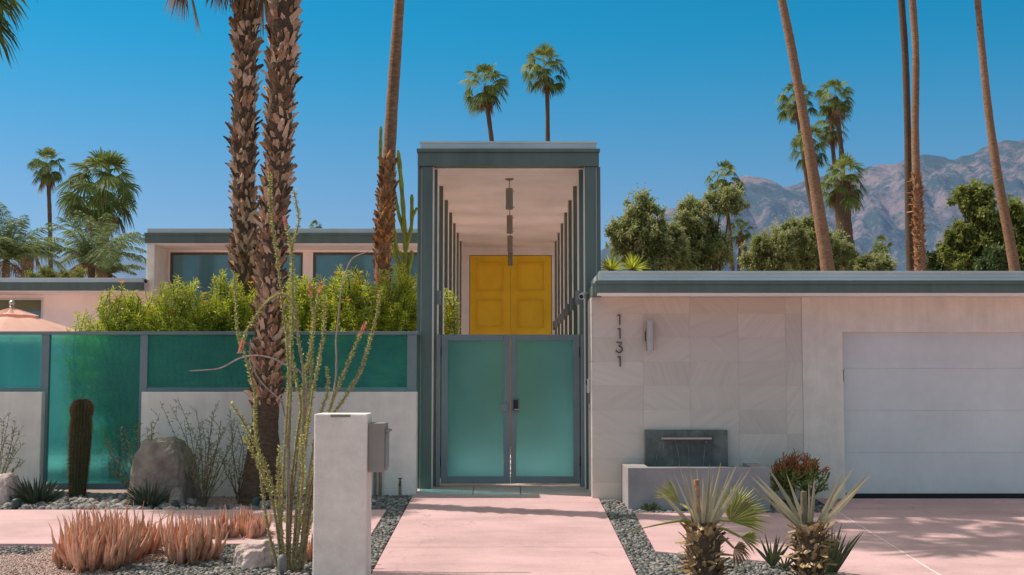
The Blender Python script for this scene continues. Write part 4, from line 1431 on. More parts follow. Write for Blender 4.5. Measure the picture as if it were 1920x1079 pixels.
# ---- broad trees
def leafy_tree(label, cat, Y, blobs, nleaf, lsize, leafmat, seed, trunk_px=None, group=None, name="tree", depth=0.6, sub=11, thin=0.0, lw=0.4):
    sub = sub * 4
    nleaf = int(nleaf * (1.7 if leafmat == "olive" else 1.25))
    lsize *= 0.74
    rnd = random.Random(seed)
    rng = np.random.default_rng(seed)
    sc_ = Y / F
    cs = [(at(px, py, Y + rnd.uniform(-1, 1) * rp * sc_ * depth), rp * sc_) for px, py, rp in blobs]
    bx = sum(c.x for c, r in cs) / len(cs) if trunk_px is None else X(trunk_px, Y)
    root = thing(name, label, cat, (bx, Y, 0), group)
    b = MB()
    fork = Vector((bx, Y, max(0.6, min(c.z - r for c, r in cs) * 0.6)))
    tr = 0.05 * max(r for c, r in cs) + 0.1
    b.tube([Vector((bx, Y, -0.2)), fork.lerp(Vector((bx, Y, 0)), 0.5), fork], [tr * 1.3, tr, tr * 0.85], 10)
    for c, r in cs:
        m = fork.lerp(c, 0.5) + Vector((rnd.uniform(-.3, .3), rnd.uniform(-.3, .3), -0.1)) * r
        b.tube(catmull([fork, m, c + Vector((0, 0, r * 0.4))], 4), np.linspace(tr * 0.6, tr * 0.12, 9), 6)
        for q in range(4):
            dv = Vector((rnd.gauss(0, 1), rnd.gauss(0, 1), rnd.gauss(0.2, 1))).normalized() * r * 0.8
            b.tube([c, c + dv * 0.5 + Vector((0, 0, 0.05 * r)), c + dv], [tr * 0.2, tr * 0.12, tr * 0.05], 5)
    b.build("trunk", M["bark_dark"], root, smooth=True)
    P, D, V = [], [], []
    wt_ = np.array([r ** 2 for c, r in cs])
    cnt = (wt_ / wt_.sum() * nleaf).astype(int)
    for (c, r), n in zip(cs, cnt):
        u = rng.normal(size=(sub, 3)); u /= np.linalg.norm(u, axis=1)[:, None]
        sr = r * rng.uniform(0.10, 0.30, sub)
        sp = np.array(c) + u * (r * rng.uniform(0.25, 1.26, sub))[:, None] * np.array([1, 1, 0.9])
        k = rng.integers(0, sub, n)
        q = rng.normal(size=(n, 3)); q /= np.linalg.norm(q, axis=1)[:, None]
        rad = np.abs(rng.normal(0.15, 0.8, n))
        p = sp[k] + q * (sr[k] * rad)[:, None] * np.array([0.9, 0.9, 1.5])
        P.append(p)
        D.append(q + u[k] * 0.5 + rng.normal(size=(n, 3)) * 0.5 - np.array([0, 0, 0.25]))
        tone = rng.random(sub) * 0.45
        V.append(np.clip(tone[k] + 0.2 + 0.35 * rng.random(n) + 0.12 * q[:, 2], 0, 1))
    P, D, V = np.concatenate(P), np.concatenate(D), np.concatenate(V)
    b = MB(); b.leaves(P, D, lsize * rng.uniform(0.7, 1.3, len(P)), lsize * lw * rng.uniform(0.7, 1.2, len(P)), V, droop=0.15)
    b.build("crown", M[leafmat], root)
    return root


GT = "olive trees and bushes behind the garage roof"
leafy_tree("tall olive tree immediately right of the portico behind the garage roof", "tree", 42,
           [(1172, 430, 28), (1205, 395, 30), (1218, 440, 34), (1185, 470, 30), (1240, 475, 34), (1160, 455, 18), (1262, 450, 26), (1222, 495, 30), (1275, 495, 26)], 26000, 0.15, "olive", 51, 1215, GT, lw=0.45)
leafy_tree("rounded olive tree with a small palm above it in front of the mountain", "tree", 44,
           [(1302, 392, 26), (1290, 425, 28), (1330, 440, 34), (1352, 385, 26), (1372, 375, 24), (1318, 475, 30), (1350, 470, 26), (1285, 470, 22), (1300, 505, 24)], 24000, 0.15, "olive", 52, 1320, GT, lw=0.45)
leafy_tree("grey green olive bush left of the leaning bare trunk", "bush", 40,
           [(1425, 470, 28), (1408, 495, 22), (1455, 465, 30), (1440, 500, 24), (1478, 450, 28), (1470, 490, 28)], 20000, 0.13, "olive", 53, 1440, GT, lw=0.45)
leafy_tree("grey green olive bush around the foot of the stout shaggy palm", "bush", 41,
           [(1505, 440, 30), (1525, 460, 32), (1560, 465, 28), (1510, 490, 28), (1545, 495, 28), (1580, 480, 22), (1518, 425, 18)], 20000, 0.13, "olive", 54, 1530, GT, lw=0.45)
leafy_tree("small rounded olive bush low behind the garage roof below the little palm", "bush", 40,
           [(1620, 498, 20), (1640, 492, 20), (1658, 500, 18), (1605, 505, 14)], 7000, 0.12, "olive", 55, 1636, GT, lw=0.45)
leafy_tree("bright leafy broad tree at far right beside the leaning bare trunk", "tree", 36,
           [(1812, 378, 22), (1838, 365, 24), (1850, 400, 26), (1800, 440, 22), (1826, 430, 28), (1790, 470, 22), (1840, 470, 32), (1870, 440, 24), (1862, 490, 28), (1812, 495, 24), (1782, 442, 10), (1802, 362, 12)], 15000, 0.17, "oak", 56, 1842, None, lw=0.6, sub=9)
leafy_tree("leafy tree cut off by the right edge of the picture", "tree", 37,
           [(1905, 395, 20), (1912, 430, 24), (1925, 465, 30), (1900, 480, 24), (1945, 420, 34), (1940, 480, 30)], 12000, 0.17, "oak", 57, 1925, None, lw=0.6, sub=9)
leafy_tree("dark green bush between the paired bare trunks and the bright tree", "bush", 38,
           [(1768, 470, 12), (1766, 490, 14), (1746, 480, 9), (1745, 500, 12), (1775, 500, 14)], 5000, 0.13, "dark_leaf", 58, 1762, None, lw=0.55)
leafy_tree("dark green bush low under the bright leafy tree at right", "bush", 34,
           [(1868, 490, 26), (1890, 500, 22), (1850, 505, 18)], 6000, 0.14, "dark_leaf", 59, 1868, None, lw=0.6)


# ---- feather palms at the left
def feather_palm(label, pxc, pyc, Y, r, n, seed, group, bare=0):
    rnd = random.Random(seed)
    c = at(pxc, pyc, Y)
    root = thing("feather_palm", label, "palm tree", (c.x, Y, 0), group)
    b = MB(); b.tube([c, Vector((c.x, Y, c.z * 0.5)), Vector((c.x, Y, -0.2))], [0.11, 0.13, 0.16], 10); b.build("trunk", M["bark_dark"], root, smooth=True)
    for dead in (False, True):
        b = MB()
        cnt = n if not dead else max(3, n // 5)
        for i in range(cnt):
            el = R(rnd.uniform(25, 80)) if not dead else R(rnd.uniform(-40, 10))
            az = i * 2.4 + rnd.uniform(-.4, .4)
            L = r * rnd.uniform(0.85, 1.15)
            d = Vector((math.cos(az) * math.cos(el), math.sin(az) * math.cos(el), math.sin(el)))
            pts = []
            p = c.copy()
            for k in range(12):
                pts.append(p.copy())
                p = p + d * (L / 11)
                d = (d - Vector((0, 0, 0.13 if not dead else 0.2))).normalized()
            b.tube(pts, np.linspace(0.022, 0.005, 12), 4, 0.7, cap=False)
            PP, DD, LL = [], [], []
            for k in range(8, 110):
                fk = k / 110 * 11
                i0 = min(10, int(fk))
                q = pts[i0].lerp(pts[i0 + 1], fk - i0)
                t = (pts[i0 + 1] - pts[i0]).normalized()
                s = t.cross(Vector((0, 0, 1)))
                s = s.normalized() if s.length > 0.01 else Vector((1, 0, 0))
                sg = 1 if k % 2 else -1
                PP.append(q)
                DD.append(s * sg + t * 0.7 + Vector((0, 0, rnd.uniform(-0.5, 0.1))))
                LL.append(L * 0.26 * math.sin(math.pi * min(1, 0.12 + 0.85 * k / 110)) ** 0.6)
            b.leaves(np.array([tuple(v) for v in PP]), np.array([tuple(v) for v in DD]), np.array(LL), 0.03, RNG.random(len(PP)), droop=0.3)
        b.build("crown" if not dead else "dead_fronds", M["feather" if not dead else "palm_dead"], root)


GF = "feather palms behind the low roof"
feather_palm("feathery arching palm below the large fan palm behind the low roof", 172, 495, 38, 1.9, 28, 61, GF)
feather_palm("feathery palm clump at right foot of the large fan palm", 205, 515, 40, 1.1, 16, 62, GF)
feather_palm("feathery arching palm cut by the left edge behind the low roof", 12, 490, 36, 1.9, 28, 63, GF)
leafy_tree("yellow green bush peeping over the low roof at left", "bush", 34, [(80, 512, 12), (120, 515, 12), (150, 515, 11), (100, 520, 12), (60, 520, 12)], 2600, 0.11, "oak", 64, 100, None, lw=0.3)


# ---- spiky rosettes (seen over the garage roof, yuccas in the beds)
def rosette(name, label, cat, c, n, L, w, material, seed, el0=15, el1=85, group=None, bend=0.05, stem=0.0, seg=5, rx=0.03):
    rnd = random.Random(seed)
    c = Vector(c)
    root = thing(name, label, cat, c, group)
    if stem:
        b = MB(); b.tube([c, c + Vector((0.02, 0, stem * .5)), c + Vector((0, 0, stem))], [0.09, 0.08, 0.07], 8); b.build("trunk", M["bark_dark"], root, smooth=True)
    o = c + Vector((0, 0, stem))
    b = MB()
    for i in range(n):
        el = R(el1 + (el0 - el1) * ((i + rnd.random()) / n) ** 0.9)
        az = i * 2.39996 + rnd.uniform(-.25, .25)
        d = Vector((math.cos(az) * math.cos(el), math.sin(az) * math.cos(el), math.sin(el)))
        p0 = o + Vector((math.cos(az), math.sin(az), 0)) * rx * rnd.random()
        b.blade(p0, p0 + d * L * rnd.uniform(0.75, 1.1), w * rnd.uniform(0.8, 1.2), bend * rnd.uniform(0.3, 1.5), 0.35, seg, rnd.random())
    b.build("leaves" if False else "foliage", M[material], root)
    return root


rosette("yucca", "spiky yellow green plant immediately right of the portico above the garage roof", "plant", (X(1148, 24), 24, Z(506, 24) - 0.9), 40, 0.36, 0.03, "oleander", 71, -10, 85, "spiky plants above the garage roof", stem=0.9)
rosette("yucca", "second spiky yellow green plant above the garage roof, in front of the olive tree", "plant", (X(1188, 24.4), 24.4, Z(505, 24.4) - 0.9), 40, 0.36, 0.03, "oleander", 72, -10, 85, "spiky plants above the garage roof", stem=0.9)


# ---- yellow flowering shrubs behind the fence
def oleander(label, pxc, Y, wpx, ptop, seed, ntw, light=1.0, group="yellow flowering shrubs behind the glass fence", mt="oleander"):
    ntw = int(ntw * 1.3)
    rnd = random.Random(seed)
    c = Vector((X(pxc, Y), Y, 0))
    W = wpx * Y / F / 2
    H = Z(ptop, Y)
    root = thing("flowering_shrub", label, "shrub", c, group)
    bs, bf = MB(), MB()
    P, D, LL, V = [], [], [], []
    for i in range(ntw):
        a = rnd.uniform(0, 6.283)
        rr_ = math.sqrt(rnd.random())
        hfrac = rnd.random() ** 0.55
        prof = math.sqrt(max(0, 1 - (rr_ * 0.92) ** 2))
        hz = H * (0.18 + 0.82 * hfrac) * (0.62 + 0.38 * prof)
        tip = c + Vector((math.cos(a) * rr_ * W * (0.75 + 0.35 * hfrac), math.sin(a) * rr_ * min(W, 0.8) * 0.9, hz))
        dirv = Vector((math.cos(a) * 0.5 * rr_, math.sin(a) * 0.5 * rr_, 1)).normalized()
        dirv = (dirv + Vector((rnd.gauss(0, .25), rnd.gauss(0, .25), 0))).normalized()
        tl = rnd.uniform(0.22, 0.42)
        p0 = tip - dirv * tl
        if i % 6 == 0:
            bs.tube(catmull([c + Vector((rnd.uniform(-.15, .15), rnd.uniform(-.1, .1), -0.05)), c.lerp(p0, 0.6) + Vector((0, 0, 0.15)), p0, tip], 3), np.linspace(0.018, 0.004, 10), 5, cap=False)
        else:
            bs.tube([p0, tip], [0.006, 0.003], 4, cap=False)
        nl = rnd.randint(22, 34)
        tone = rnd.random() * 0.5
        for k in range(nl):
            q = k / nl
            az = k * 2.4 + rnd.random()
            out = Vector((math.cos(az), math.sin(az), 0))
            out = out - dirv * out.dot(dirv)
            el = 0.15 + 0.85 * q
            P.append(p0 + dirv * tl * q)
            D.append(out.normalized() * (1.15 - 0.5 * q) + dirv * el)
            LL.append(rnd.uniform(0.09, 0.15) * (1 - 0.25 * q))
            V.append(min(1, tone + 0.35 * q + rnd.random() * 0.3))
        if rnd.random() < 0.035 and hfrac > 0.4:
            for m in range(6):
                az = m * 1.047
                fd = Vector((math.cos(az), math.sin(az), 0.5)).normalized()
                s = fd.cross(Vector((0, 0, 1))).normalized() * 0.028
                t0 = tip + dirv * 0.02
                bf.add([t0, t0 + fd * 0.04 + s, t0 + fd * 0.07, t0 + fd * 0.04 - s], [(0, 1, 2, 3)])
    bs.build("branches", M["twig_green"], root, smooth=True)
    b = MB()
    b.leaves(np.array([tuple(p) for p in P]), np.array([tuple(p) for p in D]), np.array(LL), 0.0165, np.array(V), droop=0.25, mid=0.4)
    b.build("foliage", M[mt], root)
    if bf.n:
        bf.build("flower", M["flower"], root)["kind"] = "stuff"
    return root


oleander("low leftmost yellow flowering shrub nearest the pink umbrella", 150, 18.0, 60, 574, 81, 60)
oleander("yellow flowering shrub in front of the left end of the house", 225, 18.0, 130, 532, 82, 330)
oleander("yellow flowering shrub below the left house window", 335, 18.1, 140, 515, 83, 400)
oleander("low yellow flowering shrub under the left end of the house window, by the end fin", 282, 18.6, 110, 540, 79, 240)
oleander("yellow flowering shrub left of the shaggy palm pair", 420, 18.2, 110, 506, 84, 330)
oleander("low yellow flowering shrub directly behind the front shaggy palm trunk", 490, 18.6, 110, 520, 89, 260)
oleander("low yellow flowering shrub filling the gap below the post between the two house windows", 608, 18.7, 110, 515, 90, 260)
oleander("yellow flowering shrub seen between the front shaggy palm and the ocotillo canes", 560, 18.2, 130, 512, 85, 380)
oleander("yellow flowering shrub below the right house window", 650, 18.1, 140, 492, 86, 430)
oleander("tall yellow flowering shrub growing against the left side of the portico", 745, 18.3, 110, 488, 87, 380)
oleander("flowering shrub poking through the left side of the portico above the gate", 836, 19.2, 56, 535, 88, 130)


# ---- candelabra cactus beside the slim palm
EY = 21.2
root = thing("candelabra_cactus", "tall branching green candelabra cactus between the slim palm and the portico", "cactus", (X(762, EY), EY, 0))
arms = [([(762, 520), (760, 470), (757, 410), (752, 345), (746, 282)], 0.075),
        ([(758, 440), (747, 400), (741, 370), (736, 345)], 0.06), ([(760, 470), (771, 425), (772, 365)], 0.065), ([(771, 412), (779, 395), (783, 390)], 0.05),
        ([(757, 500), (744, 470), (738, 430), (734, 380)], 0.07), ([(716, 500), (714, 400), (713, 300), (714, 237)], 0.06),
        ([(750, 520), (741, 480), (737, 455)], 0.08), ([(766, 520), (770, 490), (772, 470)], 0.07)]
for i, (pp, r_) in enumerate(arms):
    P = [at(p[0], p[1], EY + (0.4 if i == 5 else 0)) for p in pp]
    if i in (0, 5, 6, 7, 4):
        P = [Vector((P[0].x + (X(757, EY) - P[0].x) * 0.6, EY, -0.1)), Vector((P[0].x, EY, P[0].z * 0.5))] + P
    P = catmull(P, 8)
    r_ *= 0.46
    b = MB(); b.tube(P, [r_ * (1 + 0.12 * math.sin(k * 1.3)) for k in range(len(P) - 1)] + [r_ * 0.5], 20, ribs=5, ribd=0.22)
    b.build("arm", M["euphorbia"], root, smooth=True)
open_marker = True


# ------------------------------------------------------------------ front bed: ocotillo
OY = 11.5
oc = thing("ocotillo", "tall spreading ocotillo with spiny leafy canes and coral flower tips behind the pillar", "ocotillo", (X(540, OY), OY, gz(OY)))
canes = [
    ([(434, 757), (455, 790), (478, 832), (500, 880), (520, 950), (528, 1055)], 0, -0.25),
    ([(457, 818), (474, 850), (497, 900), (515, 960), (530, 1057)], 0, -0.5),
    ([(438, 510), (442, 565), (446, 625), (464, 684), (477, 735), (478, 799), (486, 858), (492, 918), (503, 994), (524, 1057)], 0, 0.2),
    ([(505, 325), (508, 400), (519, 480), (528, 560), (538, 640), (541, 718), (537, 790), (532, 875), (527, 1000), (533, 1057)], 0, -0.1),
    ([(551, 357), (560, 415), (548, 465), (546, 560), (544, 640), (556, 714), (564, 760), (556, 824), (546, 918), (541, 1057)], 0, 0.3),
    ([(537, 425), (544, 455), (548, 500), (549, 580), (546, 660), (545, 740), (540, 900), (538, 1057)], 1, 0.15),
    ([(456, 640), (466, 615), (482, 590), (502, 566), (530, 552), (552, 575), (560, 640), (570, 720), (566, 850), (552, 1057)], 1, -0.3),
    ([(691, 472), (661, 485), (647, 515), (640, 545), (634, 600), (630, 640), (631, 675), (628, 722), (612, 790), (585, 920), (560, 1057)], 2, 0.35),
    ([(677, 626), (666, 650), (655, 676), (632, 731), (617, 775), (598, 850), (575, 960), (562, 1057)], 1, -0.1),
    ([(712, 546), (707, 588), (697, 625), (686, 665), (671, 706), (640, 756), (618, 790), (596, 870), (566, 1057)], 0, 0.1),
    ([(583, 555), (588, 600), (584, 660), (583, 705), (578, 770), (570, 833), (562, 918), (550, 1057)], 1, 0.2),
    ([(609, 556), (607, 620), (598, 680), (588, 725), (577, 803), (567, 880), (556, 960), (548, 1057)], 0, -0.3),
    ([(598, 550), (590, 590), (583, 640), (574, 700), (562, 780), (556, 860), (546, 960), (541, 1057)], 1, 0.4),
    ([(613, 690), (614, 735), (604, 769), (590, 830), (576, 920), (560, 1057)], 0, -0.2),
    ([(565, 816), (566, 850), (568, 892), (562, 960), (552, 1057)], 0, -0.45),
    ([(355, 696), (388, 694), (415, 690), (450, 672), (480, 667), (510, 672), (530, 682), (565, 700), (575, 740), (566, 860), (552, 1057)], 2, 0.0),
    ([(470, 637), (469, 680), (480, 702), (498, 726), (516, 742), (530, 760), (540, 850), (544, 1057)], 2, 0.1),
    ([(524, 838), (522, 900), (527, 980), (534, 1057)], 0, -0.4),
    ([(586, 872), (577, 930), (560, 1000), (552, 1057)], 0, 0.2),
    ([(606, 905), (590, 960), (574, 1010), (560, 1057)], 0, 0.35),
]
for i, (pp, kind, dy) in enumerate(canes):
    rnd = random.Random(200 + i)
    n = len(pp)
    P = [at(p[0], p[1], OY + dy * (1 - k / (n - 1)) ** 1.0 + rnd.uniform(-0.01, 0.01)) for k, p in enumerate(pp)]
    P[-1].z = gz(OY) - 0.05
    P = catmull(P, 9)
    m = len(P)
    rad = [(0.75 if kind == 2 else 1.0) * 0.0055 + (0.7 if kind == 2 else 1.0) * 0.0085 * (k / m) ** 0.8 for k in range(m)]
    b = MB(); b.tube(P, rad, 7); cane = b.build("cane", M["cane_dead" if kind == 2 else "cane"], oc, smooth=True)
    LP, LD, LL = [], [], []
    tot = 0
    for k in range(m - 1):
        seg = P[k + 1] - P[k]
        l = seg.length
        u = seg.normalized()
        q = 0
        while q < l:
            fr = (k + q / l) / m
            cnt = 4 if fr < 0.62 else (2 if rnd.random() < 0.75 else 1)
            if kind == 2:
                cnt = 3
            for j in range(cnt):
                az = rnd.uniform(0, 6.283)
                o = Vector((math.cos(az), math.sin(az), 0.15))
                o = (o - u * o.dot(u)).normalized()
                LP.append(tuple(P[k] + u * q + o * rad[k] * 0.8))
                LD.append(tuple(o + Vector((0, 0, 0.35)) - u * 0.3))
                LL.append(rnd.uniform(0.016, 0.036) * (0.5 if kind == 2 else 1.0))
            q += 0.017
    b = MB(); LP = np.array(LP)
    b.leaves(LP, np.array(LD), np.array(LL), 0.013 if kind != 2 else 0.003)
    b.build("leaf_cover" if kind != 2 else "spine_cover", M["cane_leaf" if kind != 2 else "cane_dead"], cane)["kind"] = "stuff"
    if kind == 1:
        u = (P[0] - P[2]).normalized()
        FP, FD = [], []
        for k in range(70):
            q = rnd.random()
            az = rnd.uniform(0, 6.283)
            o = Vector((math.cos(az), math.sin(az), 0))
            FP.append(tuple(P[0] - u * 0.02 + u * 0.12 * q))
            FD.append(tuple(o * (1.0 - 0.6 * q) + u * 0.7))
        b = MB(); b.leaves(np.array(FP), np.array(FD), 0.035, 0.012); b.build("flower_spike", M["red_flower"], cane)

# ---- aloe clumps
def aloe(label, pxc, pyb, wpx, hpx, n, seed):
    rnd = random.Random(seed)
    g = G(pxc, pyb)
    s = g.y / F
    W, H = wpx * s / 2, hpx * s
    dep = min(W, 0.45)
    c = Vector((g.x, g.y + dep * 0.8, 0)); c.z = gz(c.y)
    root = thing("aloe_clump", label, "aloe", c, "orange aloe clumps in the front bed")
    b, bd = MB(), MB()
    for i in range(n):
        a = rnd.uniform(0, 6.283)
        rr_ = math.sqrt(rnd.random())
        p = c + Vector((math.cos(a) * rr_ * W * 0.86, math.sin(a) * rr_ * dep, 0))
        p.z = gz(p.y) - 0.02
        if rnd.random() < 0.2:
            continue
        heads = rnd.randint(5, 8)
        hgt = H * 0.80 * (1.0 - 0.32 * rr_ ** 2) * rnd.uniform(0.8, 1.12)
        for k in range(heads):
            az = k / heads * 6.283 + rnd.random()
            out = Vector((math.cos(az), math.sin(az), 0)) * rnd.uniform(0.08, 0.30) + Vector((math.cos(a), math.sin(a), 0)) * (0.26 * rr_ ** 2)
            l = hgt * rnd.uniform(0.5, 1.12)
            pts, rad = [], []
            bow = rnd.uniform(0.3, 0.8)
            hook = rnd.uniform(-0.10, 0.22)
            for q in range(8):
                t = q / 7
                o = out * (l * 1.7 * (math.sin(min(1.0, t * 1.15) * 2.2) * bow * 0.55 + t * 0.35))
                pts.append(p + o + Vector((hook * t ** 4 * l * math.cos(az * 3), 0, l * t)))
                rad.append((0.021 + 0.007 * rnd.random()) * (1.0 if t < 0.25 else max(0.06, 1 - ((t - 0.25) / 0.75) ** 1.15)))
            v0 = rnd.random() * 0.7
            b.tube(pts, rad, 5, var=np.repeat(np.clip(np.linspace(v0 - 0.15, v0 + 0.4, 8), 0, 1), 5), cap=False)  # leaf tone rises to the tip; darker base paints in shade between leaves
        if rnd.random() < 0.7:
            az = rnd.uniform(0, 6.283)
            l = rnd.uniform(0.10, 0.24)
            out = Vector((math.cos(az), math.sin(az) , 0))
            pts = [p + Vector((0, 0, 0.02)), p + out * l * 0.5 + Vector((0, 0, 0.05)), p + out * l + Vector((0, 0, 0.012)), p + out * l * 1.3 + Vector((0, 0, 0.02))]
            bd.tube(catmull(pts, 3), np.linspace(0.009, 0.002, 10), 4, var=rnd.random())
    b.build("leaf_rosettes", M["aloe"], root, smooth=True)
    bd.build("dry_leaves", M["aloe_dry"], root, smooth=True)


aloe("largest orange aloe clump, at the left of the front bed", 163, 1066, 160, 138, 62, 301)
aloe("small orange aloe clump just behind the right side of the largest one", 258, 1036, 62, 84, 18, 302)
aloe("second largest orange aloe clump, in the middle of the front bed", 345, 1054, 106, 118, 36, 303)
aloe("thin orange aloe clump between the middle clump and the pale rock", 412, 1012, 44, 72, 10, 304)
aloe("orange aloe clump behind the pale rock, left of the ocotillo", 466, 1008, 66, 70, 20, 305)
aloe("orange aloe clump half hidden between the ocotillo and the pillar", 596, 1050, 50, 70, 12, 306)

# ---- cactus, boulders
def ground_at(px, Y):
    return Vector((X(px, Y), Y, gz(Y) - 0.03))


KY = 15.95
kc = ground_at(153, KY)
root = thing("barrel_cactus", "dark columnar ribbed cactus standing before the tall glass panel", "cactus", kc)
zt = Z(750, KY)
prof = [(912, 13), (885, 15.5), (850, 17), (815, 17.5), (795, 15.6), (785, 13.6), (774, 16.6), (765, 17), (757, 13.5), (752, 8), (750, 2)]
pts = [Vector((X(151 + 0.03 * (900 - p) , KY), KY, Z(p, KY))) for p, _ in prof]
pts[0].z = kc.z
rad = [q * KY / F for _, q in prof]
fine = catmull(pts, 5)
fr = np.interp(np.linspace(0, len(rad) - 1, len(fine)), range(len(rad)), rad)
b = MB(); b.tube(fine, fr, 80, ribs=20, ribd=0.11); b.build("ribbed_stem", M["cactus"], root, smooth=True)
P, D = [], []
rnd = random.Random(8)
for j in range(len(fine) - 1):
    for sub in range(2):
        c = fine[j].lerp(fine[j + 1], sub / 2)
        for k in range(20):
            a = k / 20 * 6.2832
            for q in range(4):
                o = Vector((math.cos(a + rnd.uniform(-.25, .25)), math.sin(a + rnd.uniform(-.25, .25)), rnd.uniform(-0.7, 0.7)))
                P.append(tuple(c + Vector((math.cos(a), math.sin(a), 0)) * fr[j] * 1.04)); D.append(tuple(o))
b = MB(); b.leaves(np.array(P), np.array(D), 0.042, 0.0035); b.build("spines", M["spine"], root)["kind"] = "stuff"


def ico(sub):
    t = (1 + 5 ** 0.5) / 2
    v = [Vector(p).normalized() for p in ((-1, t, 0), (1, t, 0), (-1, -t, 0), (1, -t, 0), (0, -1, t), (0, 1, t), (0, -1, -t), (0, 1, -t), (t, 0, -1), (t, 0, 1), (-t, 0, -1), (-t, 0, 1))]
    f = [(0, 11, 5), (0, 5, 1), (0, 1, 7), (0, 7, 10), (0, 10, 11), (1, 5, 9), (5, 11, 4), (11, 10, 2), (10, 7, 6), (7, 1, 8), (3, 9, 4), (3, 4, 2), (3, 2, 6), (3, 6, 8), (3, 8, 9), (4, 9, 5), (2, 4, 11), (6, 2, 10), (8, 6, 7), (9, 8, 1)]
    for _ in range(sub):
        cache, nf = {}, []
        def midp(a, b):
            k = (min(a, b), max(a, b))
            if k not in cache:
                v.append(((v[a] + v[b]) / 2).normalized()); cache[k] = len(v) - 1
            return cache[k]
        for a, b_, c in f:
            x, y, z = midp(a, b_), midp(b_, c), midp(c, a)
            nf += [(a, x, z), (b_, y, x), (c, z, y), (x, y, z)]
        f = nf
    return np.array([tuple(p) for p in v]), np.array(f)


def boulder(label, px0, px1, pyt, Y, dep, material, seed, flat=0.12, rough=0.3, dx=0.0):
    V, Fc = ico(5)
    x0, x1 = X(px0, Y), X(px1, Y)
    zt, zb = Z(pyt, Y), gz(Y) - 0.06
    hx, hz_ = (x1 - x0) / 2, (zt - zb)
    out = []
    for p in V:
        p = Vector(p)
        n1 = mnoise.fractal(p * 1.1 + Vector((seed, 0, 0)), 1.0, 2.0, 3)
        n2 = mnoise.fractal(p * 5 + Vector((0, seed, 0)), 0.9, 2.0, 4)
        r = 1 + rough * 0.55 * n1 + rough * 0.10 * n2
        q = p * r
        q = Vector([math.copysign(abs(c) ** 0.6, c) for c in q])
        out.append((q.x * hx, q.y * dep / 2, max(-0.4, q.z) * hz_ * 0.98))
    out = np.array(out)
    out[:, 0] *= hx / max(abs(out[:, 0].min()), out[:, 0].max())
    out[:, 2] *= hz_ / out[:, 2].max()
    out += np.array([(x0 + x1) / 2, Y, zb])
    b = MB(); b.add(out, Fc)
    o = b.build("boulder", M[material], smooth=True, off=((x0 + x1) / 2, Y, zb))
    return tag(o, label, "boulder")


boulder("large rounded granite boulder against the low white wall", 248, 370, 819, 15.72, 0.75, "rock", 2.0, rough=0.35)
boulder("low pale rock at the far left edge beside the dark yucca", -20, 42, 886, 15.5, 0.5, "pale_rock", 5.0)
boulder("small dark stone at the right foot of the granite boulder", 322, 352, 914, 15.3, 0.25, "rock", 8.0)
boulder("pale angular rock at the foot of the ocotillo", 447, 523, 1010, 11.75, 0.34, "pale_rock", 11.0, rough=0.5)

GY_ = "dark spiky yuccas in front of the fence"
rosette("yucca", "dark spiky yucca beside the pale rock at the left", "yucca", ground_at(76, 15.5), 70, 0.36, 0.035, "yucca_dark", 91, 20, 88, GY_, rx=0.16)
rosette("yucca", "dark spiky yucca in front of the granite boulder", "yucca", ground_at(286, 15.3), 60, 0.36, 0.03, "yucca_dark", 92, 12, 86, GY_, rx=0.10)
rosette("yucca", "small green yucca between the two young palms in the right bed", "yucca", G(1447, 1062), 12, 0.34, 0.03, "yucca", 93, 40, 80, "small green yuccas in the right bed", rx=0.02)
rosette("yucca", "green yucca close to the right side of the right young palm", "yucca", G(1556, 1076), 26, 0.46, 0.032, "yucca", 94, 45, 86, "small green yuccas in the right bed", rx=0.06)
rosette("yucca", "tiny yucca seedling left of the right young palm trunk", "yucca", G(1470, 1066), 9, 0.15, 0.02, "yucca", 95, 30, 75, "small green yuccas in the right bed", rx=0.02)
rosette("yucca", "tiny yucca seedling in front of the right young palm trunk", "yucca", G(1514, 1079), 8, 0.14, 0.02, "yucca", 96, 35, 80, "small green yuccas in the right bed", rx=0.02)
rosette("succulent", "little green succulent at the foot of the fountain trough", "succulent", G(1222, 956), 26, 0.10, 0.03, "yucca", 97, 5, 80, rx=0.06)


# ---- wiry shrubs
def wiry(label, px, Y, stems, seed, group="wiry desert shrubs before the fence"):
    rnd = random.Random(seed)
    c = ground_at(px, Y)
    root = thing("wiry_shrub", label, "shrub", c, group)
    bs = MB()
    P, D = [], []
    for (tx, ty) in stems:
        tip = at(tx, ty, Y + rnd.uniform(-0.25, 0.25))
        mid = c.lerp(tip, 0.5) + Vector(((tip.x - c.x) * 0.12 + rnd.uniform(-.06, .06), rnd.uniform(-.06, .06), (tip.z - c.z) * 0.14))
        path = catmull([c + Vector((rnd.uniform(-.04, .04), 0, 0)), mid, tip], 8)
        bs.tube(path, np.linspace(0.006, 0.002, len(path)), 4, cap=False)
        for j in range(3, len(path) - 1):
            for q in range(1):
                d = Vector((rnd.gauss(0, 1), rnd.gauss(0, 1), rnd.uniform(0.2, 1.2))).normalized()
                l = rnd.uniform(0.04, 0.15)
                e = path[j] + d * l
                bs.tube([path[j], path[j].lerp(e, 0.5) + Vector((0, 0, 0.01)), e], [0.0025, 0.002, 0.0012], 3, cap=False)
                for k in range(rnd.randint(4, 9)):
                    P.append(tuple(path[j].lerp(e, rnd.random()))); D.append((rnd.gauss(0, 1), rnd.gauss(0, 1), rnd.gauss(0.5, 1)))
    bs.build("stems", M["twig"], root, smooth=True)
    b = MB(); b.leaves(np.array(P), np.array(D), RNG.uniform(0.012, 0.03, len(P)), 0.012); b.build("foliage", M["shrub_leaf"], root)


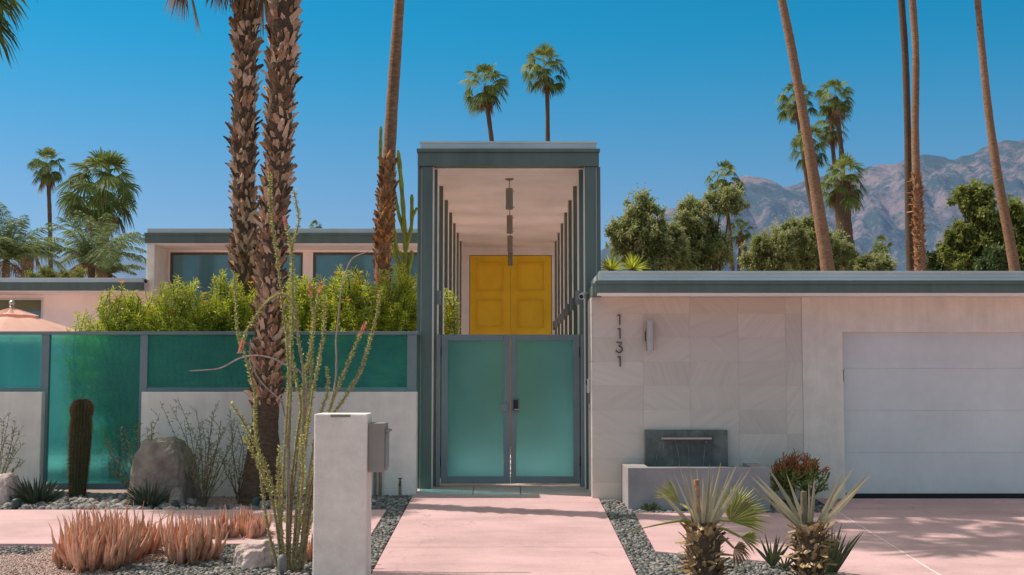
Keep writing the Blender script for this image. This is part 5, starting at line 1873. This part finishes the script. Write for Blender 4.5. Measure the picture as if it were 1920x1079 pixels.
wiry("dense wiry shrub with tiny leaves in front of the boulder and low wall", 384, 15.35,
     [(300, 752), (318, 758), (333, 745), (345, 790), (358, 800), (367, 765), (372, 815), (378, 785), (390, 800), (398, 770), (405, 755), (414, 790), (420, 800), (428, 795), (432, 830), (415, 840), (405, 850), (360, 850), (448, 790), (455, 815), (395, 830), (380, 840), (350, 845), (440, 860)], 401)
wiry("sparse wiry shrub bending left across the tall glass panel", 268, 15.6,
     [(190, 805), (198, 825), (205, 850), (225, 800), (235, 805), (245, 830), (255, 805), (262, 790), (275, 800), (283, 790), (195, 870), (215, 885), (240, 850), (300, 775)], 402)
wiry("sparse wiry shrub with bare stems at the far left edge", -6, 15.6,
     [(18, 775), (30, 785), (42, 800), (24, 800), (45, 830), (48, 862), (30, 840), (15, 815), (36, 870), (8, 780)], 403)
wiry("small wiry shrub between the shaggy palm base and the wall", 452, 15.95,
     [(432, 770), (440, 785), (446, 800), (462, 792), (455, 830), (470, 850), (430, 880), (420, 860)], 404)


# ---- pencil cactus
pc = ground_at(1497, 15.35)
root = thing("pencil_cactus", "pencil cactus with orange red tips beside the garage wall", "cactus", pc)
rnd = random.Random(12)
bg_, br_ = MB(), MB()
cc = Vector((X(1497, 15.35), 15.35, Z(900, 15.35)))
RX, RZ = 50 * 15.35 / F, 50 * 15.35 / F
def pencil(p, d, l, r, lev):
    e = p + d * l
    red = lev >= 3 and e.z > cc.z + 0.14 and rnd.random() < 0.75
    m_ = p.lerp(e, .5) + Vector((rnd.gauss(0, .1), rnd.gauss(0, .1), rnd.gauss(0, .1))) * l * 0.5
    (br_ if red else bg_).tube([p, m_, e], [r, r * 0.95, r * 0.7], 5, var=rnd.random())
    if lev < 4:
        for k in range(rnd.choice((2, 3, 3, 4))):
            nd = (d + Vector((rnd.gauss(0, .62), rnd.gauss(0, .62), rnd.gauss(0.15, .4)))).normalized()
            q = e + nd * l * 0.6
            if ((q.x - cc.x) / RX) ** 2 + ((q.y - cc.y) / RX) ** 2 + ((q.z - cc.z) / RZ) ** 2 < 1.25:
                pencil(e, nd, l * rnd.uniform(0.62, 0.95), r * 0.86, lev + 1)
for k in range(16):
    a = k * 2.4
    d = Vector((math.cos(a) * rnd.uniform(0.1, 0.9), math.sin(a) * rnd.uniform(0.1, 0.9), 1)).normalized()
    pencil(pc + Vector((rnd.uniform(-.08, .08), rnd.uniform(-.08, .08), 0.02)), d, rnd.uniform(0.14, 0.22), 0.011, 0)
bg_.build("green_sticks", M["stick"], root, smooth=True)
br_.build("red_tips", M["stick_red"], root, smooth=True)


# ---- the two trimmed young palms in the right bed
def young_palm(label, pxc, Y, pyt, pyb, wpx, tips, stump, seed, fans=(), extra=()):
    rnd = random.Random(seed)
    zt, zb = Z(pyt, Y), gz(Y) - 0.05
    x = X(pxc, Y)
    r = wpx * Y / F / 2
    root = thing("young_palm", label, "palm", (x, Y, gz(Y)), "trimmed young palms in the right bed")
    path = [Vector((x, Y, zt + (zb - zt) * k / 10)) for k in range(11)]
    rad = [r * q for q in (0.45, 0.66, 0.8, 0.84, 0.84, 0.82, 0.8, 0.78, 0.76, 0.74, 0.72)]
    b = MB(); b.tube(path, rad, 16); b.build("trunk", M["bark_dark"], root, smooth=True)
    b = MB(); boots(b, path, rad, rnd, 17, 14, 0.082, 0.95, lo=0.04, hi=0.98, droop=0.25); b.build("leaf_bases", M["boot_green"], root)
    b = MB()
    base = Vector((x, Y, zt - 0.01))
    for (tx, ty, ww, dy) in tips:
        p1 = at(tx, ty, Y + dy)
        o = (p1 - base).normalized()
        p0 = base + Vector((o.x, o.y, 0)) * r * 0.5 + Vector((0, 0, -0.05))
        b.blade(p0, p1, ww * 0.78, rnd.uniform(-0.02, 0.02), rnd.uniform(0.3, 0.6), 8, rnd.random() ** 2 * 0.8, peak=rnd.uniform(0.25, 0.45), base=0.75)
    b.build("leaf_blades", M["blade"], root)
    if stump:
        p0, p1 = at(*stump[0], Y - 0.02), at(*stump[1], Y - 0.02)
        b = MB(); b.tube([p0, p0.lerp(p1, .5), p1], [stump[2] * Y / F / 2 * q for q in (1, .97, .92)], 10); b.build("cut_stalk", M["twig" if seed == 1 else "boot"], root, smooth=True)
    for hub, dirp, L, spread, dy, nseg, mt_name, pname in fans:
        h = at(hub[0], hub[1], Y + dy)
        dv = (at(dirp[0], dirp[1], Y + dy) - h).normalized()
        b = MB()
        pts = catmull([base + Vector((0, 0, -0.04)), base.lerp(h, .5) + Vector((0, 0, 0.02)), h], 4)
        b.tube(pts, np.linspace(0.016, 0.010, len(pts)), 6, var=0.6)
        side = dv.cross(Vector((0.1, -1, 0.15))).normalized()
        nrm = side.cross(dv)
        v, f, vr = [], [], []
        for i in range(nseg):
            a = (i / (nseg - 1) - 0.5) * spread
            d = (dv * math.cos(a) + side * math.sin(a)).normalized()
            l = L * (0.72 + 0.28 * math.cos(a)) * rnd.uniform(0.92, 1.06)
            pr = (d.cross(nrm)).normalized()
            fold = nrm * (0.012 if i % 2 else -0.012)
            wv = pr * (L * spread / nseg * 0.34)
            k = len(v)
            curl = Vector((0, 0, -1)) * l * (0.10 if mt_name != "palm_dead" else 0.35)
            m1 = h + d * l * 0.6 + fold
            v += [h, m1 - wv, m1 + wv, h + d * l + curl + fold, m1 + nrm * 0.01]
            f += [(k, k + 1, k + 4), (k, k + 4, k + 2), (k + 1, k + 3, k + 4), (k + 4, k + 3, k + 2)]
            vr += [rnd.random()] * 5
        b.add(v, f, np.array(vr))
        b.build(pname, M[mt_name], root)
    for pts in extra:
        P = catmull([at(p[0], p[1], Y + p[2]) for p in pts], 6)
        b = MB(); b.tube(P, np.linspace(0.017, 0.003, len(P)), 6, var=0.3); b.build("bare_leaf_stalk", M["fan_green"], root, smooth=True)
    return root


Y1 = 10.95
young_palm("left young palm with shaggy trunk, pale cut blades and one green fan leaf", 1315, Y1, 980, 1085, 76,
           [(1224, 908, 0.05, -.1), (1234, 919, 0.035, .1), (1262, 884, 0.03, .2), (1272, 868, 0.04, 0), (1283, 884, 0.035, -.2), (1292, 874, 0.05, -.1), (1299, 882, 0.04, .2), (1318, 888, 0.05, -.25),
            (1331, 869, 0.055, 0), (1338, 883, 0.04, .15), (1352, 866, 0.055, -.1), (1370, 880, 0.035, .2), (1384, 866, 0.05, 0), (1394, 885, 0.035, .2), (1409, 876, 0.06, -.15), (1306, 876, 0.03, .3), (1345, 900, 0.04, .3)],
           ((1308, 960), (1306, 900), 12), 31,
           fans=[((1368, 978), (1412, 925), 0.40, 2.2, 0.15, 30, "fan_green", "fan_leaf"), ((1388, 1007), (1425, 1014), 0.20, 1.3, 0.05, 14, "fan_green", "fan_leaf"),
                 ((1276, 945), (1244, 914), 0.30, 0.9, 0.25, 14, "fan_green", "fan_leaf"), ((1376, 1028), (1400, 1040), 0.17, 2.4, -0.1, 18, "palm_dead", "dry_fan_leaf")],
           extra=[[(1295, 978, -.05), (1275, 977, -.12), (1235, 984, -.2), (1173, 998, -.3)]])
Y2 = 10.98
young_palm("right young palm with rounded shaggy trunk, cut stalk and few wide spread blades", 1513, Y2, 980, 1085, 68,
           [(1404, 889, 0.06, -.1), (1400, 903, 0.05, .1), (1415, 888, 0.055, 0), (1437, 873, 0.05, .15), (1474, 887, 0.05, -.1), (1527, 894, 0.045, 0), (1516, 903, 0.035, .15), (1582, 884, 0.055, -.1),
            (1608, 867, 0.05, .1), (1631, 882, 0.055, 0), (1636, 888, 0.06, -.15)],
           ((1507, 985), (1507, 922), 13), 1)

# ---- small bed lamps
def bed_lamp(label, px, py, Y, h, r, m, tilt=0.0):
    c = Vector((X(px, Y), Y, gz(Y) - 0.03))
    root = thing("garden_lamp", label, "lamp", c, "small lamps in the planting beds")
    zt = c.z + h
    b = MB(); b.tube([c, Vector((c.x, c.y, c.z + h * 0.35))], r * 0.45, 10); b.build("stake", M[m], root, smooth=True)
    b = MB(); b.tube([Vector((c.x, c.y, c.z + h * 0.3)), Vector((c.x + tilt * 0.3, c.y, zt - h * .2)), Vector((c.x + tilt * 0.4, c.y, zt - h * .07)), Vector((c.x + tilt * 0.42, c.y, zt))], [r, r, r * 0.85, r * 0.25], 16); b.build("lamp_head", M[m], root, smooth=True)


bed_lamp("grey bullet shaped lamp in the pebbles at the foot of the ocotillo", 534, 1050, 11.25, 0.21, 0.042, "lamp_grey")
bed_lamp("small dark lamp in the rubble below the left yucca", 38, 938, 15.05, 0.15, 0.055, "lamp_dark")
bed_lamp("small dark lamp right of the boulder among the rubble", 333, 933, 15.05, 0.13, 0.045, "lamp_dark")
bed_lamp("small dark lamp at the foot of the flared palm base", 481, 930, 15.1, 0.16, 0.045, "lamp_dark", 0.1)


# ------------------------------------------------------------------ stones
def inside(poly, x, y):
    r = np.zeros(len(x), bool)
    n = len(poly)
    for i in range(n):
        x0, y0 = poly[i]; x1, y1 = poly[(i + 1) % n]
        c = ((y0 > y) != (y1 > y)) & (x < (x1 - x0) * (y - y0) / ((y1 - y0) if y1 != y0 else 1e-9) + x0)
        r ^= c
    return r


def stones(name, polys, pitch_, s0, s1, material, seed, sub=1, flat=0.55, rough=0.0, excl=(), zoff=0.0, layers=1):
    rng = np.random.default_rng(seed)
    V, Fc = ico(sub)
    b = MB()
    for poly in polys:
        xs_, ys_ = [p[0] for p in poly], [p[1] for p in poly]
        for ly in range(layers):
            gx_, gy_ = np.meshgrid(np.arange(min(xs_), max(xs_), pitch_), np.arange(min(ys_), max(ys_), pitch_))
            gx_ = gx_.ravel() + rng.uniform(-.5, .5, gx_.size) * pitch_
            gy_ = gy_.ravel() + rng.uniform(-.5, .5, gy_.size) * pitch_
            k = inside(poly, gx_, gy_)
            for e in excl:
                k &= ~inside(e, gx_, gy_)
            gx_, gy_ = gx_[k], gy_[k]
            n = len(gx_)
            s = rng.uniform(s0, s1, n) * (0.75 + 0.6 * rng.random(n) ** 3)
            ax = np.stack([s, s * rng.uniform(0.6, 0.9, n), s * flat * rng.uniform(0.7, 1.2, n)], 1)
            th = rng.uniform(0, 6.283, n)
            tl = rng.normal(0, 0.28, n)
            v = V[None] * ax[:, None, :]
            if rough:
                v = v * (1 + rng.normal(0, rough, (n, len(V), 1)))
            cx, sx = np.cos(tl), np.sin(tl)
            y = v[:, :, 1] * cx[:, None] - v[:, :, 2] * sx[:, None]
            z = v[:, :, 1] * sx[:, None] + v[:, :, 2] * cx[:, None]
            x = v[:, :, 0]
            ct, st = np.cos(th), np.sin(th)
            xx = x * ct[:, None] - y * st[:, None] + gx_[:, None]
            yy = x * st[:, None] + y * ct[:, None] + gy_[:, None]
            zz = z + (-SLOPE * (17.0 - np.clip(gy_, 5, 17)))[:, None] - 0.035 + (ax[:, 2] * 0.6)[:, None] + zoff + ly * s0 * 0.5
            vv = np.stack([xx, yy, zz], -1).reshape(-1, 3)
            ff = (Fc[None] + (np.arange(n) * len(V))[:, None, None]).reshape(-1, 3)
            b.add(vv, ff, np.repeat(rng.random(n), len(V)))
    o = b.build(name, M[material], smooth=(rough == 0))
    o["kind"] = "stuff"
    return o


slabp = [(-16, wy0 - 0.01), (wx1 + 0.02, wy0 - 0.01), (wx1 + 0.02, wy1 + 0.01), (-16, wy1 + 0.01)]
pillp = [(px0 - .02, MY - .02), (px1 + .02, MY - .02), (px1 + .02, MY + .42), (px0 - .02, MY + .42)]
basp = [(fx0 - .02, BY - .02), (fx1 + .02, BY - .02), (fx1 + .02, 17), (fx0 - .02, 17)]
drv = left_poly
pebl = [
    [(-2.05, 10.2), (PL - 0.02, 10.2), (PL - 0.02, 16.2), (-2.05, 16.2)],
    [(PR + 0.02, 10.0), (gb_.x + 0.0, 10.0), (gb_.x, gb_.y), (ga.x, ga.y), (X(1560, ga.y), ga.y), (X(1580, 15.8), 15.8), (PR + 0.02, 15.8)],
    [(gb_.x, 10.0), (gd.x, 10.0), (gd.x, gd.y), (gc.x, gc.y), (gb_.x, gb_.y)],
    [(X(300, 11.5), 10.3), (-2.051, 10.3), (-2.051, wy0), (X(420, 12.5), wy0), (X(240, 11.8), 11.6)],
]
stones("pebbles", pebl, 0.037, 0.018, 0.030, "pebble", 21, 1, 0.55, excl=(slabp, pillp, basp, [(p[0], p[1]) for p in drv]), layers=2)
stones("rubble", [[(-9.5, wy1 + 0.02), (-2.06, wy1 + 0.02), (-2.06, NY - 0.1), (-9.5, NY - 0.1)]], 0.075, 0.028, 0.062, "rubble", 22, 1, 0.65, rough=0.09, layers=2,
       excl=([(X(378, 15.6), wy1 + 0.12), (X(480, 15.3), wy1 + 0.12), (X(470, 16), NY), (X(375, 16), NY)],))
stones("gravel_edge", [[(-7, 12.35), (X(90, 12.5), 12.35), (X(85, 12.7), wy0 - 0.01), (-7, wy0 - 0.01)]], 0.05, 0.02, 0.035, "pebble", 23, 1, 0.6, layers=1)
stones("grit", [[(-7, 10.4), (-2.6, 10.4), (-2.6, wy0), (-7, wy0)], [(X(378, 15.6), wy1 + 0.1), (X(480, 15.3), wy1 + 0.1), (X(470, 16), NY - .1), (X(375, 16), NY - .1)]], 0.026, 0.006, 0.012, "grit", 24, 0, 0.7, rough=0.1)
for o in C.objects:
    if o.name in ("pebbles", "rubble", "gravel_edge", "grit"):
        o["kind"] = "stuff"
# dry litter around the aloes
rng = np.random.default_rng(4)
n = 900
P = np.stack([rng.uniform(-4.6, -1.5, n), rng.uniform(11.0, 12.6, n), np.zeros(n)], 1)
P[:, 2] = -SLOPE * (17 - P[:, 1]) - 0.015
D = np.stack([rng.normal(size=n), rng.normal(size=n), np.abs(rng.normal(0, 0.18, n))], 1)
b = MB(); b.leaves(P, D, rng.uniform(0.03, 0.11, n), 0.008); struct(b.build("leaf_litter", M["aloe_dry"]), "stuff")
